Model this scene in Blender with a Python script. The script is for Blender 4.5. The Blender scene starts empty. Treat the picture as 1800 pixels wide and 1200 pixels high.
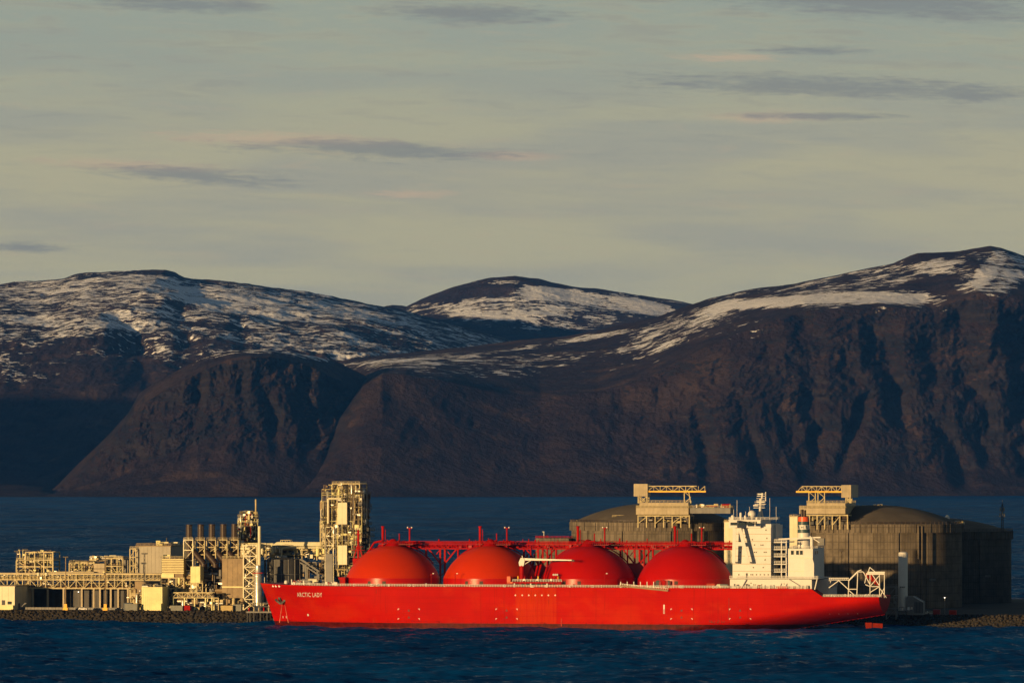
import bpy, bmesh, math, random
import numpy as np
from mathutils import Vector, Matrix
random.seed(7)
R = math.radians
scene = bpy.context.scene
COL = scene.collection

# ------------------------------------------------------------------ camera
F = 9568.0          # focal length expressed in pixels of an 1800 px wide frame
H = 72.0            # camera height above the sea
HOR = 827.0         # row of the true horizon
cam_d = bpy.data.cameras.new('camera')
cam = bpy.data.objects.new('camera', cam_d); COL.objects.link(cam)
cam.location = (0, 0, H); cam.rotation_euler = (R(90), 0, 0)
cam_d.sensor_width = 36.0; cam_d.lens = F / 1800 * 36
cam_d.shift_y = (HOR - 600) / 1800
cam_d.clip_start = 5; cam_d.clip_end = 120000
scene.camera = cam

# ------------------------------------------------------------------ world
SUN_AZ = 39.5       # degrees left of straight behind the camera
SUN_EL = 3.9
w = bpy.data.worlds.new('World'); scene.world = w; w.use_nodes = True
w.cycles.sampling_method = 'MANUAL'; w.cycles.sample_map_resolution = 256
nt = w.node_tree; nt.nodes.clear()
class NT:
    def __init__(s, nt): s.nt = nt
    def n(s, typ, **kw):
        nd = s.nt.nodes.new(typ)
        for k, v in kw.items(): setattr(nd, k, v)
        return nd
    def put(s, sock, v):
        if isinstance(v, bpy.types.NodeSocket): s.nt.links.new(v, sock)
        elif isinstance(v, (tuple, list)):
            sock.default_value = tuple(v) + ((1,) if len(v) == 3 and len(sock.default_value) == 4 else ())
        else: sock.default_value = v
    def m(s, op, a, b=None, c=None, clamp=False):
        nd = s.n('ShaderNodeMath', operation=op, use_clamp=clamp)
        for i, v in enumerate((a, b, c)):
            if v is not None: s.put(nd.inputs[i], v)
        return nd.outputs[0]
    def mix(s, f, a, b):
        nd = s.n('ShaderNodeMix', data_type='RGBA')
        s.put(nd.inputs[0], f); s.put(nd.inputs[6], a); s.put(nd.inputs[7], b)
        return nd.outputs[2]
    def step(s, v, lo, hi, a=0.0, b=1.0):
        nd = s.n('ShaderNodeMapRange', interpolation_type='SMOOTHSTEP')
        for i, q in enumerate((v, lo, hi, a, b)): s.put(nd.inputs[i], q)
        return nd.outputs[0]
    def noise(s, vec, scale, detail=4, rough=.55, dist=0.0):
        nd = s.n('ShaderNodeTexNoise')
        s.put(nd.inputs['Vector'], vec); nd.inputs['Scale'].default_value = scale
        nd.inputs['Detail'].default_value = detail; nd.inputs['Roughness'].default_value = rough
        nd.inputs['Distortion'].default_value = dist
        return nd.outputs[0]
    def comb(s, x, y, z):
        nd = s.n('ShaderNodeCombineXYZ')
        for i, v in enumerate((x, y, z)): s.put(nd.inputs[i], v)
        return nd.outputs[0]
    def sep(s, v):
        nd = s.n('ShaderNodeSeparateXYZ'); s.put(nd.inputs[0], v); return nd.outputs
    def vmul(s, v, k):
        nd = s.n('ShaderNodeVectorMath', operation='MULTIPLY'); s.put(nd.inputs[0], v); nd.inputs[1].default_value = k
        return nd.outputs[0]
W = NT(nt)
sky = W.n('ShaderNodeTexSky', sky_type='NISHITA', sun_disc=False)
sky.sun_elevation = R(SUN_EL); sky.sun_rotation = R(180 + SUN_AZ)
sky.air_density = 1.0; sky.dust_density = 1.0; sky.ozone_density = 1.6; sky.altitude = 70
tc = W.n('ShaderNodeTexCoord')
dx, dy, dz = W.sep(tc.outputs['Generated'])
az = W.m('MULTIPLY', W.m('ARCTAN2', dx, dy), 180 / math.pi)
el = W.m('MULTIPLY', W.m('ARCSINE', dz), 180 / math.pi)
skyc = W.n('ShaderNodeVectorMath', operation='SCALE'); W.put(skyc.inputs[0], sky.outputs[0]); skyc.inputs[3].default_value = 0.05
# thin high veil of cloud, thickest where we look through it low over the horizon
cv = W.comb(W.m('MULTIPLY', az, .50), W.m('MULTIPLY', W.m('ADD', el, W.m('MULTIPLY', az, .03)), 4.2), 0.0)
n1 = W.noise(cv, .55, 5, .5, .3)
n2 = W.noise(cv, 2.2, 5, .6, .6)
n3 = W.noise(cv, 9.0, 4, .62, .4)
veil = W.mix(W.step(n1, .38, .64), (.350, .327, .220), (.290, .284, .225))
veil = W.mix(W.m('MULTIPLY', W.step(el, 3.0, 5.0), W.step(n2, .3, .65, .35, .9)), veil, (.240, .282, .242))
veil = W.mix(W.m('MULTIPLY', W.step(n2, .54, .76), .28), veil, (.395, .310, .210))
veil = W.mix(W.m('MULTIPLY', W.m('MULTIPLY', W.step(n2, .50, .32), W.step(el, 2.4, 4.6, .15, .6)), .6), veil, (.200, .215, .205))
def deg(px, py): return math.degrees(math.atan((px - 900) / F)), math.degrees(math.atan((HOR - py) / F))
def blobs(lst, warp):
    tot = None
    wob = W.m('SUBTRACT', n3, .5); wob2 = W.m('SUBTRACT', n2, .5)
    for (cx, cy, hw, hh, tilt) in lst:
        a0, e0 = deg(cx, cy); k = .00599
        u = W.m('SUBTRACT', az, a0)
        v = W.m('SUBTRACT', W.m('ADD', el, W.m('MULTIPLY', u, tilt)), e0)
        u = W.m('DIVIDE', u, hw * k); v = W.m('DIVIDE', v, hh * k)
        d = W.m('SQRT', W.m('ADD', W.m('MULTIPLY', u, u), W.m('MULTIPLY', v, v)))
        d = W.m('ADD', W.m('ADD', d, W.m('MULTIPLY', wob, warp)), W.m('MULTIPLY', wob2, warp))
        mk = W.step(d, .15, 1.15, 1, 0)
        tot = mk if tot is None else W.m('MAXIMUM', tot, mk)
    return tot
warm = blobs([(715, 341, 95, 10, 0), (480, 246, 240, 15, .02), (900, 274, 95, 11, .03), (1350, 206, 130, 13, 0), (1290, 102, 110, 9, 0), (230, 292, 190, 13, .05)], 1.5)
dark = blobs([(660, 263, 310, 19, .03), (330, 307, 215, 18, .08), (840, 25, 190, 20, .02), (330, 12, 190, 15, .03), (1560, 6, 430, 36, .06),
              (1450, 153, 380, 25, .03), (1700, 165, 120, 22, 0), (1440, 91, 125, 10, 0), (1420, 205, 170, 9, .02), (40, 437, 90, 12, 0)], 1.5)
veil = W.mix(W.m('MULTIPLY', warm, .62), veil, (.44, .325, .225))
veil = W.mix(W.m('MULTIPLY', dark, .70), veil, (.160, .174, .182))
vf = W.step(el, 4.5, 20.0, .95, .06)
skyv = W.mix(vf, skyc.outputs[0], veil)
bg = W.n('ShaderNodeBackground'); W.put(bg.inputs[0], skyv); bg.inputs[1].default_value = 1.0
out = W.n('ShaderNodeOutputWorld'); nt.links.new(bg.outputs[0], out.inputs[0])

# ------------------------------------------------------------------ sun
sun_d = bpy.data.lights.new('sun', 'SUN'); sun_d.energy = 5.0; sun_d.angle = R(.5); sun_d.color = (1.0, .63, .265)
sun = bpy.data.objects.new('sun', sun_d); COL.objects.link(sun)
sd = Vector((math.sin(R(SUN_AZ)) * math.cos(R(SUN_EL)), math.cos(R(SUN_AZ)) * math.cos(R(SUN_EL)), -math.sin(R(SUN_EL))))
sun.rotation_euler = sd.to_track_quat('-Z', 'Y').to_euler(); sun.location = (-500, -500, 400)
vs = scene.view_settings
cy = scene.cycles
cy.max_bounces = 4; cy.diffuse_bounces = 2; cy.glossy_bounces = 2; cy.transmission_bounces = 2; cy.volume_bounces = 1; cy.transparent_max_bounces = 4
cy.caustics_reflective = False; cy.caustics_refractive = False
vs.view_transform = 'Standard'; vs.look = 'None'; vs.exposure = 0.4; vs.gamma = 1.0; vs.use_curve_mapping = False

# ------------------------------------------------------------------ materials
M = {}
def mat(name, base, rough=.6, metal=0.0, var=.25, scale=.25, streak=0.0, grid=None, bump=0.0, spec=.4, dirt=None):
    m = bpy.data.materials.new(name); m.use_nodes = True
    t = NT(m.node_tree); p = m.node_tree.nodes['Principled BSDF']
    co = t.n('ShaderNodeTexCoord').outputs['Object']
    lo = tuple(c * (1 - var) for c in base); hi = tuple(min(1, c * (1 + var * .6)) for c in base)
    nz = t.noise(co, scale, 6, .62)
    c = t.mix(t.step(nz, .3, .72), lo, hi)
    if streak:
        sv = t.vmul(co, (1.1, 1.1, .06)); sn = t.noise(sv, .8, 5, .6)
        d = dirt or tuple(q * .45 for q in base)
        c = t.mix(t.m('MULTIPLY', t.step(sn, .48, .75), streak), c, d)
    if grid:
        br = t.n('ShaderNodeTexBrick'); br.offset = 0; br.inputs['Scale'].default_value = 1
        br.inputs['Brick Width'].default_value = grid[0]; br.inputs['Row Height'].default_value = grid[1]; br.inputs['Mortar Size'].default_value = grid[2]
        gx, gy, gz = t.sep(co); t.put(br.inputs['Vector'], t.comb(t.m('ADD', gx, gy), gz, 0.0))
        br.inputs['Color1'].default_value = (1, 1, 1, 1); br.inputs['Color2'].default_value = (.82, .82, .82, 1); br.inputs['Mortar'].default_value = (.5, .5, .5, 1)
        mm = t.n('ShaderNodeMix', data_type='RGBA', blend_type='MULTIPLY'); mm.inputs[0].default_value = grid[3]
        t.put(mm.inputs[6], c); t.put(mm.inputs[7], br.outputs[0]); c = mm.outputs[2]
    t.put(p.inputs['Base Color'], c)
    p.inputs['Roughness'].default_value = rough; p.inputs['Metallic'].default_value = metal
    p.inputs['Specular IOR Level'].default_value = spec
    if bump:
        b = t.n('ShaderNodeBump'); b.inputs['Strength'].default_value = bump; b.inputs['Distance'].default_value = .3
        t.put(b.inputs['Height'], t.noise(co, scale * 6, 5)); t.put(p.inputs['Normal'], b.outputs[0])
    M[name] = m; return m
mat('beige_steel', (.44, .37, .19), .5, 0, .3, .3)
mat('beige_panel', (.37, .31, .20), .55, 0, .18, .2, .25)
mat('pale_panel', (.34, .315, .25), .6, 0, .12, .15, .15)
mat('bright_panel', (.68, .635, .31), .5, 0, .12, .25, .15)
mat('grey_panel', (.17, .17, .165), .6, 0, .2, .2, .3)
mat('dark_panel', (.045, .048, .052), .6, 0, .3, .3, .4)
mat('brown_panel', (.25, .18, .095), .6, 0, .25, .3, .4)
mat('dark_steel', (.035, .032, .03), .55, 0, .3, .5)
mat('rust_stack', (.040, .024, .016), .5, .1, .35, .5, .3)
mat('silver', (.55, .53, .48), .35, .6, .2, .3, .2)
mat('white_paint', (.60, .595, .565), .45, 0, .07, .15, .12, dirt=(.5, .4, .28))
mat('cream_paint', (.64, .60, .42), .5, 0, .1, .2, .15)
mat('yellow_paint', (.75, .42, .02), .5, 0, .15, .3)
mat('red_paint', (.32, .003, .0005), .5, 0, .25, .3, spec=.06)
mat('deck_red', (.28, .009, .005), .55, 0, .3, .2)
mat('tank_orange', (.47, .026, .0002), .42, 0, .08, .05, .10, (9.0, 2.6, .05, .22), spec=.08)
mat('tank_red', (.38, .004, .0001), .42, 0, .08, .05, .10, (9.0, 2.6, .05, .22), spec=.08)
mat('skirt_red', (.36, .004, .0001), .30, 0, .08, .1, .05, spec=.22)
mat('rudder_red_shaded', (.17, .010, .001), .55, spec=.05)  # red darkened, partial shade on the rudder put into its colour
mat('orange_paint', (.70, .10, .02), .4)
mat('boat_red', (.36, .024, .005), .45, spec=.15)
mat('black_paint', (.012, .012, .013), .5)
mat('glass', (.02, .03, .03), .12, 0, .1, .5, spec=.7)
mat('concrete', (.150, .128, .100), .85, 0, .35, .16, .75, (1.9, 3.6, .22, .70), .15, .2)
mat('concrete_shaded', (.09, .088, .082), .85, 0, .3, .16, .6, (1.9, 3.6, .22, .6), .15, .2)  # copy of concrete darkened to carry the rear tank's shade in its colour
mat('roof_concrete', (.12, .105, .085), .9, 0, .2, .1, .2, spec=.15)
mat('asphalt', (.05, .048, .044), .9, 0, .4, .1, spec=.2)
mat('rock', (.034, .030, .025), .9, 0, .55, .45, bump=.3, spec=.2)
mat('wet_rock', (.014, .013, .012), .6, 0, .4, .45, spec=.3)
mat('teal_band', (.03, .07, .085), .45)
mat('container_grey', (.17, .18, .16), .6, 0, .15, .4)
mat('container_blue', (.03, .05, .08), .6, 0, .15, .4)
mat('container_tan', (.42, .32, .13), .6, 0, .15, .4)
mat('boot_red', (.085, .006, .004), .5, 0, .5, .5, .5, spec=.1, dirt=(.018, .007, .006))
mat('hull_streak', (.06, .03, .02), .7)
mat('water_stain', (.75, .55, .45), .5)
mat('wash_stain', (.68, .22, .14), .5)
def emit(name, c, s):
    m = bpy.data.materials.new(name); m.use_nodes = True
    p = m.node_tree.nodes['Principled BSDF']; p.inputs['Emission Color'].default_value = (*c, 1); p.inputs['Emission Strength'].default_value = s
    p.inputs['Base Color'].default_value = (.8, .8, .8, 1); M[name] = m
emit('lamp_white', (1, .93, .78), 2.5)

# ------------------------------------------------------------------ site frame: quay, plant and ship share one grid turned 11 degrees
YAW = R(11.0); CA, SA = math.cos(YAW), math.sin(YAW); OY = 2560.0
def wld(a, b, z): return Vector((a * CA + b * SA, OY - a * SA + b * CA, z))
def A_of(px, b):
    k = (px - 900) / F
    return (k * (OY + b * CA) - b * SA) / (CA + k * SA)
def P(px, py, b):
    a = A_of(px, b); Y = OY - a * SA + b * CA
    return a, H - (py - HOR) * Y / F
def Z_of(px, py, b): return P(px, py, b)[1]
def c1(u, v): return u * .2333, 840 + v * .2333
def c2(u, v): return 200 + u * .2333, 840 + v * .2333
def c3(u, v): return 420 + u * .2333, 840 + v * .2333
def c4(u, v): return 580 + u * .2, 880 + v * .2
def c5(u, v): return 880 + u * .2333, 840 + v * .2333
c6 = lambda u, v: (1180 + u * .2333, 840 + v * .2333)
c7 = lambda u, v: (1380 + u * .2333, 840 + v * .2333)
G0 = 5.0            # level of the plant yard

BASE = {}
def props(o, label=None, cat=None, group=None, kind=None):
    for k, v in (('label', label), ('category', cat), ('group', group), ('kind', kind)):
        if v: o[k] = v
    return o
def thing(name, label, cat, a, b, z=G0, group=None):
    o = bpy.data.objects.new(name, None); COL.objects.link(o)
    o.empty_display_size = 1; o.location = wld(a, b, z); o.rotation_euler = (0, 0, -YAW)
    BASE[o.name] = (a, b, z); return props(o, label, cat, group)
class MB:
    def __init__(s): s.v = []; s.f = []
    def add(s, vs, fs):
        n = len(s.v); s.v += [tuple(q) for q in vs]; s.f += [tuple(i + n for i in f) for f in fs]; return s
    def box(s, a0, a1, b0, b1, z0, z1):
        return s.add([(a0, b0, z0), (a1, b0, z0), (a1, b1, z0), (a0, b1, z0), (a0, b0, z1), (a1, b0, z1), (a1, b1, z1), (a0, b1, z1)],
                     [(0, 3, 2, 1), (4, 5, 6, 7), (0, 1, 5, 4), (1, 2, 6, 5), (2, 3, 7, 6), (3, 0, 4, 7)])
    def bar(s, p, q, r, n=4):
        p, q = Vector(p), Vector(q); d = (q - p)
        if d.length < 1e-4: return s
        d.normalize(); u = d.cross(Vector((0, 0, 1)))
        if u.length < 1e-3: u = Vector((1, 0, 0))
        u.normalize(); v = d.cross(u); ring = []
        off = math.pi / n if n == 4 else 0; k = 1.414 if n == 4 else 1
        for c in (p, q):
            for i in range(n):
                t = off + 2 * math.pi * i / n
                ring.append(c + (u * math.cos(t) + v * math.sin(t)) * r * k)
        return s.add(ring, [(i, (i + 1) % n, n + (i + 1) % n, n + i) for i in range(n)] + [tuple(range(n))[::-1], tuple(range(n, 2 * n))])
    def lathe(s, c, prof, n=20, flat=False):
        vs, fs = [], []
        for (r, z) in prof:
            for i in range(n):
                t = 2 * math.pi * i / n; vs.append((c[0] + r * math.cos(t), c[1] + r * math.sin(t), z))
        for j in range(len(prof) - 1):
            for i in range(n): fs.append((j * n + i, j * n + (i + 1) % n, (j + 1) * n + (i + 1) % n, (j + 1) * n + i))
        fs.append(tuple(range(n))[::-1]); m = (len(prof) - 1) * n; fs.append(tuple(range(m, m + n)))
        return s.add(vs, fs)
    def hcyl(s, p, q, r, n=12):
        p, q = Vector(p), Vector(q); d = (q - p).normalized()
        for (t0, r0, t1, r1) in ((0, r, 1, r),):
            s.bar(p, q, r, n)
        s.bar(p - d * r * .3, p, r * .7, n); s.bar(q, q + d * r * .3, r * .7, n); return s
    def prism(s, pts, b0, b1):       # outline in (a, z), pushed from b0 to b1
        n = len(pts)
        return s.add([(a, b0, z) for a, z in pts] + [(a, b1, z) for a, z in pts],
                     [tuple(range(n)), tuple(range(n, 2 * n))[::-1]] + [(i, n + i, n + (i + 1) % n, (i + 1) % n) for i in range(n)])
    def obj(s, name, m, parent, smooth=False, label=None, kind=None):
        me = bpy.data.meshes.new(name); b = BASE[parent.name]
        me.from_pydata([(x - b[0], y - b[1], z - b[2]) for x, y, z in s.v], [], s.f)
        bm = bmesh.new(); bm.from_mesh(me); bmesh.ops.recalc_face_normals(bm, faces=bm.faces); bm.to_mesh(me); bm.free()
        me.materials.append(M[m])
        if smooth:
            me.polygons.foreach_set('use_smooth', [True] * len(me.polygons)); me.set_sharp_from_angle(angle=R(35))
        o = bpy.data.objects.new(name, me); COL.objects.link(o); o.parent = parent; BASE[o.name] = b
        return props(o, label, None, None, kind)
def box(name, m, par, a0, a1, b0, b1, z0, z1): return MB().box(a0, a1, b0, b1, z0, z1).obj(name, m, par)
def pbox(name, m, par, x0, y0, x1, y1, b0, b1):
    a0, z1 = P(x0, y0, b0); a1, z0 = P(x1, y1, b0)
    return MB().box(a0, a1, b0, b1, z0, z1).obj(name, m, par)
def bar(name, m, par, p, q, r=.2, n=4, smooth=False): return MB().bar(p, q, r, n).obj(name, m, par, smooth)
def vcyl(name, m, par, a, b, z0, z1, r, n=16, cap=.25):
    h = r * cap
    return MB().lathe((a, b), [(r * .5, z0), (r, z0 + .01), (r, z1 - h), (r * .8, z1 - h * .35), (r * .25, z1)], n).obj(name, m, par, True)
def tube(name, m, par, pts, r, n=7):
    mb = MB()
    for p, q in zip(pts, pts[1:]): mb.bar(p, q, r, n)
    return mb.obj(name, m, par, True)
def top(name, mb, m, label, cat, a, b, z=G0, group=None, smooth=False):      # a thing that is one mesh
    me = bpy.data.meshes.new(name)
    me.from_pydata([(x - a, y - b, q - z) for x, y, q in mb.v], [], mb.f)
    bm = bmesh.new(); bm.from_mesh(me); bmesh.ops.recalc_face_normals(bm, faces=bm.faces); bm.to_mesh(me); bm.free()
    me.materials.append(M[m])
    if smooth:
        me.polygons.foreach_set('use_smooth', [True] * len(me.polygons)); me.set_sharp_from_angle(angle=R(35))
    o = bpy.data.objects.new(name, me); COL.objects.link(o); o.location = wld(a, b, z); o.rotation_euler = (0, 0, -YAW)
    BASE[o.name] = (a, b, z); return props(o, label, cat, group)
def raw_mesh(name, V, Fq, mats, smooth=True):
    me = bpy.data.meshes.new(name)
    me.vertices.add(len(V)); me.vertices.foreach_set('co', np.asarray(V, 'f').ravel())
    Fq = np.asarray(Fq, 'i'); k = Fq.shape[1]
    me.loops.add(Fq.size); me.loops.foreach_set('vertex_index', Fq.ravel())
    me.polygons.add(len(Fq)); me.polygons.foreach_set('loop_start', np.arange(0, Fq.size, k, dtype='i'))
    me.update(calc_edges=True); me.validate()
    if smooth: me.polygons.foreach_set('use_smooth', np.ones(len(me.polygons), bool))
    for m in mats: me.materials.append(m)
    o = bpy.data.objects.new(name, me); COL.objects.link(o); return o
def gridf(nr, nc):
    i = np.arange(nr - 1)[:, None] * nc + np.arange(nc - 1)[None, :]
    return np.stack([i, i + 1, i + nc + 1, i + nc], -1).reshape(-1, 4)
def vnoise(x, y, seed=0):
    xi = np.floor(x).astype(np.int64); yi = np.floor(y).astype(np.int64); fx = x - xi; fy = y - yi
    fx = fx * fx * fx * (fx * (fx * 6 - 15) + 10); fy = fy * fy * fy * (fy * (fy * 6 - 15) + 10)
    def h(i, j):
        n = (i * 374761393 + j * 668265263 + seed * 974634777) & 0xffffffff
        n = ((n ^ (n >> 13)) * 1274126177) & 0xffffffff; n = ((n ^ (n >> 16)) * 2246822519) & 0xffffffff
        return ((n ^ (n >> 15)) & 0xffffff) / float(0xffffff)
    return (h(xi, yi) * (1 - fx) + h(xi + 1, yi) * fx) * (1 - fy) + (h(xi, yi + 1) * (1 - fx) + h(xi + 1, yi + 1) * fx) * fy
def fbm(x, y, oct=5, seed=0, gain=.5, ridged=False):
    t = 0; amp = 1; tot = 0
    for k in range(oct):
        v = vnoise(x * 2 ** k + 17.3 * k, y * 2 ** k - 9.1 * k, seed + k)
        if ridged: v = 1 - abs(2 * v - 1)
        t = t + amp * v; tot += amp; amp *= gain
    return t / tot

# ------------------------------------------------------------------ sea
def build_sea():
    m = bpy.data.materials.new('sea_water'); m.use_nodes = True; t = NT(m.node_tree); p = m.node_tree.nodes['Principled BSDF']
    co = t.n('ShaderNodeTexCoord').outputs['Object']
    def nvec(scale, det):
        nd = t.n('ShaderNodeTexNoise'); t.put(nd.inputs['Vector'], t.vmul(co, (1, .75, 1))); nd.inputs['Scale'].default_value = scale; nd.inputs['Detail'].default_value = det; nd.inputs['Roughness'].default_value = .6
        return t.sep(nd.outputs[1])
    # steep little wind waves, their long faces turned up-wind
    ra, rb = nvec(.30, 3), nvec(.05, 4)
    def comp(i, off, k1, k2): return t.m('ADD', t.m('ADD', t.m('MULTIPLY', t.m('SUBTRACT', ra[i], .5), k1), t.m('MULTIPLY', t.m('SUBTRACT', rb[i], .5), k2)), off)
    nrm = t.n('ShaderNodeVectorMath', operation='ADD'); t.put(nrm.inputs[0], t.comb(comp(0, -.05, .9, .6), comp(1, -.24, .9, .6), 0.0))
    t.put(nrm.inputs[1], t.n('ShaderNodeNewGeometry').outputs['Normal'])
    b = t.n('ShaderNodeVectorMath', operation='NORMALIZE'); t.put(b.inputs[0], nrm.outputs[0])
    patch = t.step(t.noise(t.vmul(co, (1, .3, 1)), .008, 5, .65), .38, .64)
    cap = t.m('MULTIPLY', t.step(t.noise(t.vmul(co, (.8, .5, 1)), .17, 4, .55), .725, .765), t.step(t.noise(t.vmul(co, (1, .5, 1)), .012, 3), .45, .6))
    c = t.mix(patch, (.0002, .023, .105), (.0006, .050, .185)); c = t.mix(t.m('MULTIPLY', cap, .75), c, (.55, .58, .6))
    t.put(p.inputs['Base Color'], c); p.inputs['IOR'].default_value = 1.33; p.inputs['Specular IOR Level'].default_value = .04
    t.put(p.inputs['Roughness'], t.m('ADD', t.m('MULTIPLY', cap, .5), .24)); t.put(p.inputs['Normal'], b.outputs[0])
    xs = np.concatenate([[-34000, -20000, -10000, -4000, -1800, -900, -500], np.arange(-360, 361, 1.9), [500, 900, 1800, 4000, 10000, 20000, 34000]])
    ys = [-2500, -500, 600, 1300, 1600]; y = 1770.0; st = 1.7
    while y < 40000:
        ys.append(y); y += st
        if y > 2560: st *= 1.045
    ys = np.array(ys); X, Y = np.meshgrid(xs, ys)
    rng = np.random.default_rng(3); Z = np.zeros_like(X)
    for k in range(34):
        lam = 5.5 * (60 / 5.5) ** rng.random(); th = R(-35) + rng.normal() * .55; q = 2 * math.pi / lam
        s = np.sin(q * (X * math.sin(th) + Y * math.cos(th)) + rng.random() * 6.28)
        Z += .0062 * lam ** .92 * (1 - 2 * np.abs(s) ** 1.0 * .9 if k % 3 == 0 else s)
    fade = np.clip((420 - np.abs(X)) / 60, 0, 1) * np.clip((4300 - Y) / 1700, 0, 1) * np.clip((Y - 1700) / 60, 0, 1)
    Z = (Z * (0.75 + .6 * vnoise(X / 90, Y / 160, 4))) * fade
    o = raw_mesh('sea', np.stack([X, Y, Z], -1).reshape(-1, 3), gridf(len(ys), len(xs)), [m]); o['kind'] = 'structure'
build_sea()

# ------------------------------------------------------------------ mountains across the fjord
def hill_mat():
    m = bpy.data.materials.new('fell'); m.use_nodes = True; t = NT(m.node_tree); p = m.node_tree.nodes['Principled BSDF']
    geo = t.n('ShaderNodeNewGeometry'); pos = geo.outputs['Position']
    nz = t.sep(geo.outputs['Normal'])[2]
    big = t.noise(pos, .0022, 6, .6); mid = t.noise(pos, .011, 7, .65); fine = t.noise(pos, .05, 6, .65)
    strat = t.noise(t.vmul(pos, (.25, .25, 1.6)), .02, 5, .6)
    heath = t.mix(t.step(mid, .35, .68), (.019, .0132, .0140), (.040, .0270, .0245))
    heath = t.mix(t.step(big, .50, .68), heath, (.054, .037, .030))
    heath = t.mix(t.m('MULTIPLY', t.step(t.noise(t.vmul(pos, (1, 1, .35)), .0045, 5, .62, .8), .55, .68), .8), heath, (.076, .050, .034))
    rock = t.mix(t.step(strat, .4, .66), (.0115, .0110, .0135), (.027, .0225, .0225))
    rock = t.mix(t.step(fine, .6, .75), rock, (.046, .036, .032))
    steep = t.step(t.m('ADD', nz, t.m('MULTIPLY', t.m('SUBTRACT', mid, .5), .35)), .62, .80, 1, 0)
    c = t.mix(steep, heath, rock)
    at = t.n('ShaderNodeAttribute', attribute_name='snow'); dens = at.outputs['Fac']
    sn = t.m('ADD', t.m('MULTIPLY', t.noise(t.vmul(pos, (.6, .6, 1)), .010, 5, .6, .6), .42), t.m('MULTIPLY', t.noise(t.vmul(pos, (.45, .8, 1)), .050, 6, .66, .3), .58))
    sn = t.m('ADD', t.m('MULTIPLY', t.m('SUBTRACT', sn, .5), 2.8), .5)
    sm = t.step(t.m('SUBTRACT', t.m('ADD', t.m('MULTIPLY', dens, .62), .17), sn), -.02, .035)
    sm = t.m('MULTIPLY', sm, t.step(dens, .03, .12))
    c = t.mix(sm, c, (.84, .88, .96))
    t.put(p.inputs['Base Color'], c); p.inputs['Roughness'].default_value = .9; p.inputs['Specular IOR Level'].default_value = .08
    b = t.n('ShaderNodeBump'); b.inputs['Strength'].default_value = 1; b.inputs['Distance'].default_value = 26
    t.put(b.inputs['Height'], t.m('ADD', t.m('MULTIPLY', mid, .8), t.m('MULTIPLY', fine, .45))); t.put(p.inputs['Normal'], b.outputs[0])
    return m
FELL = hill_mat()
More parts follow.
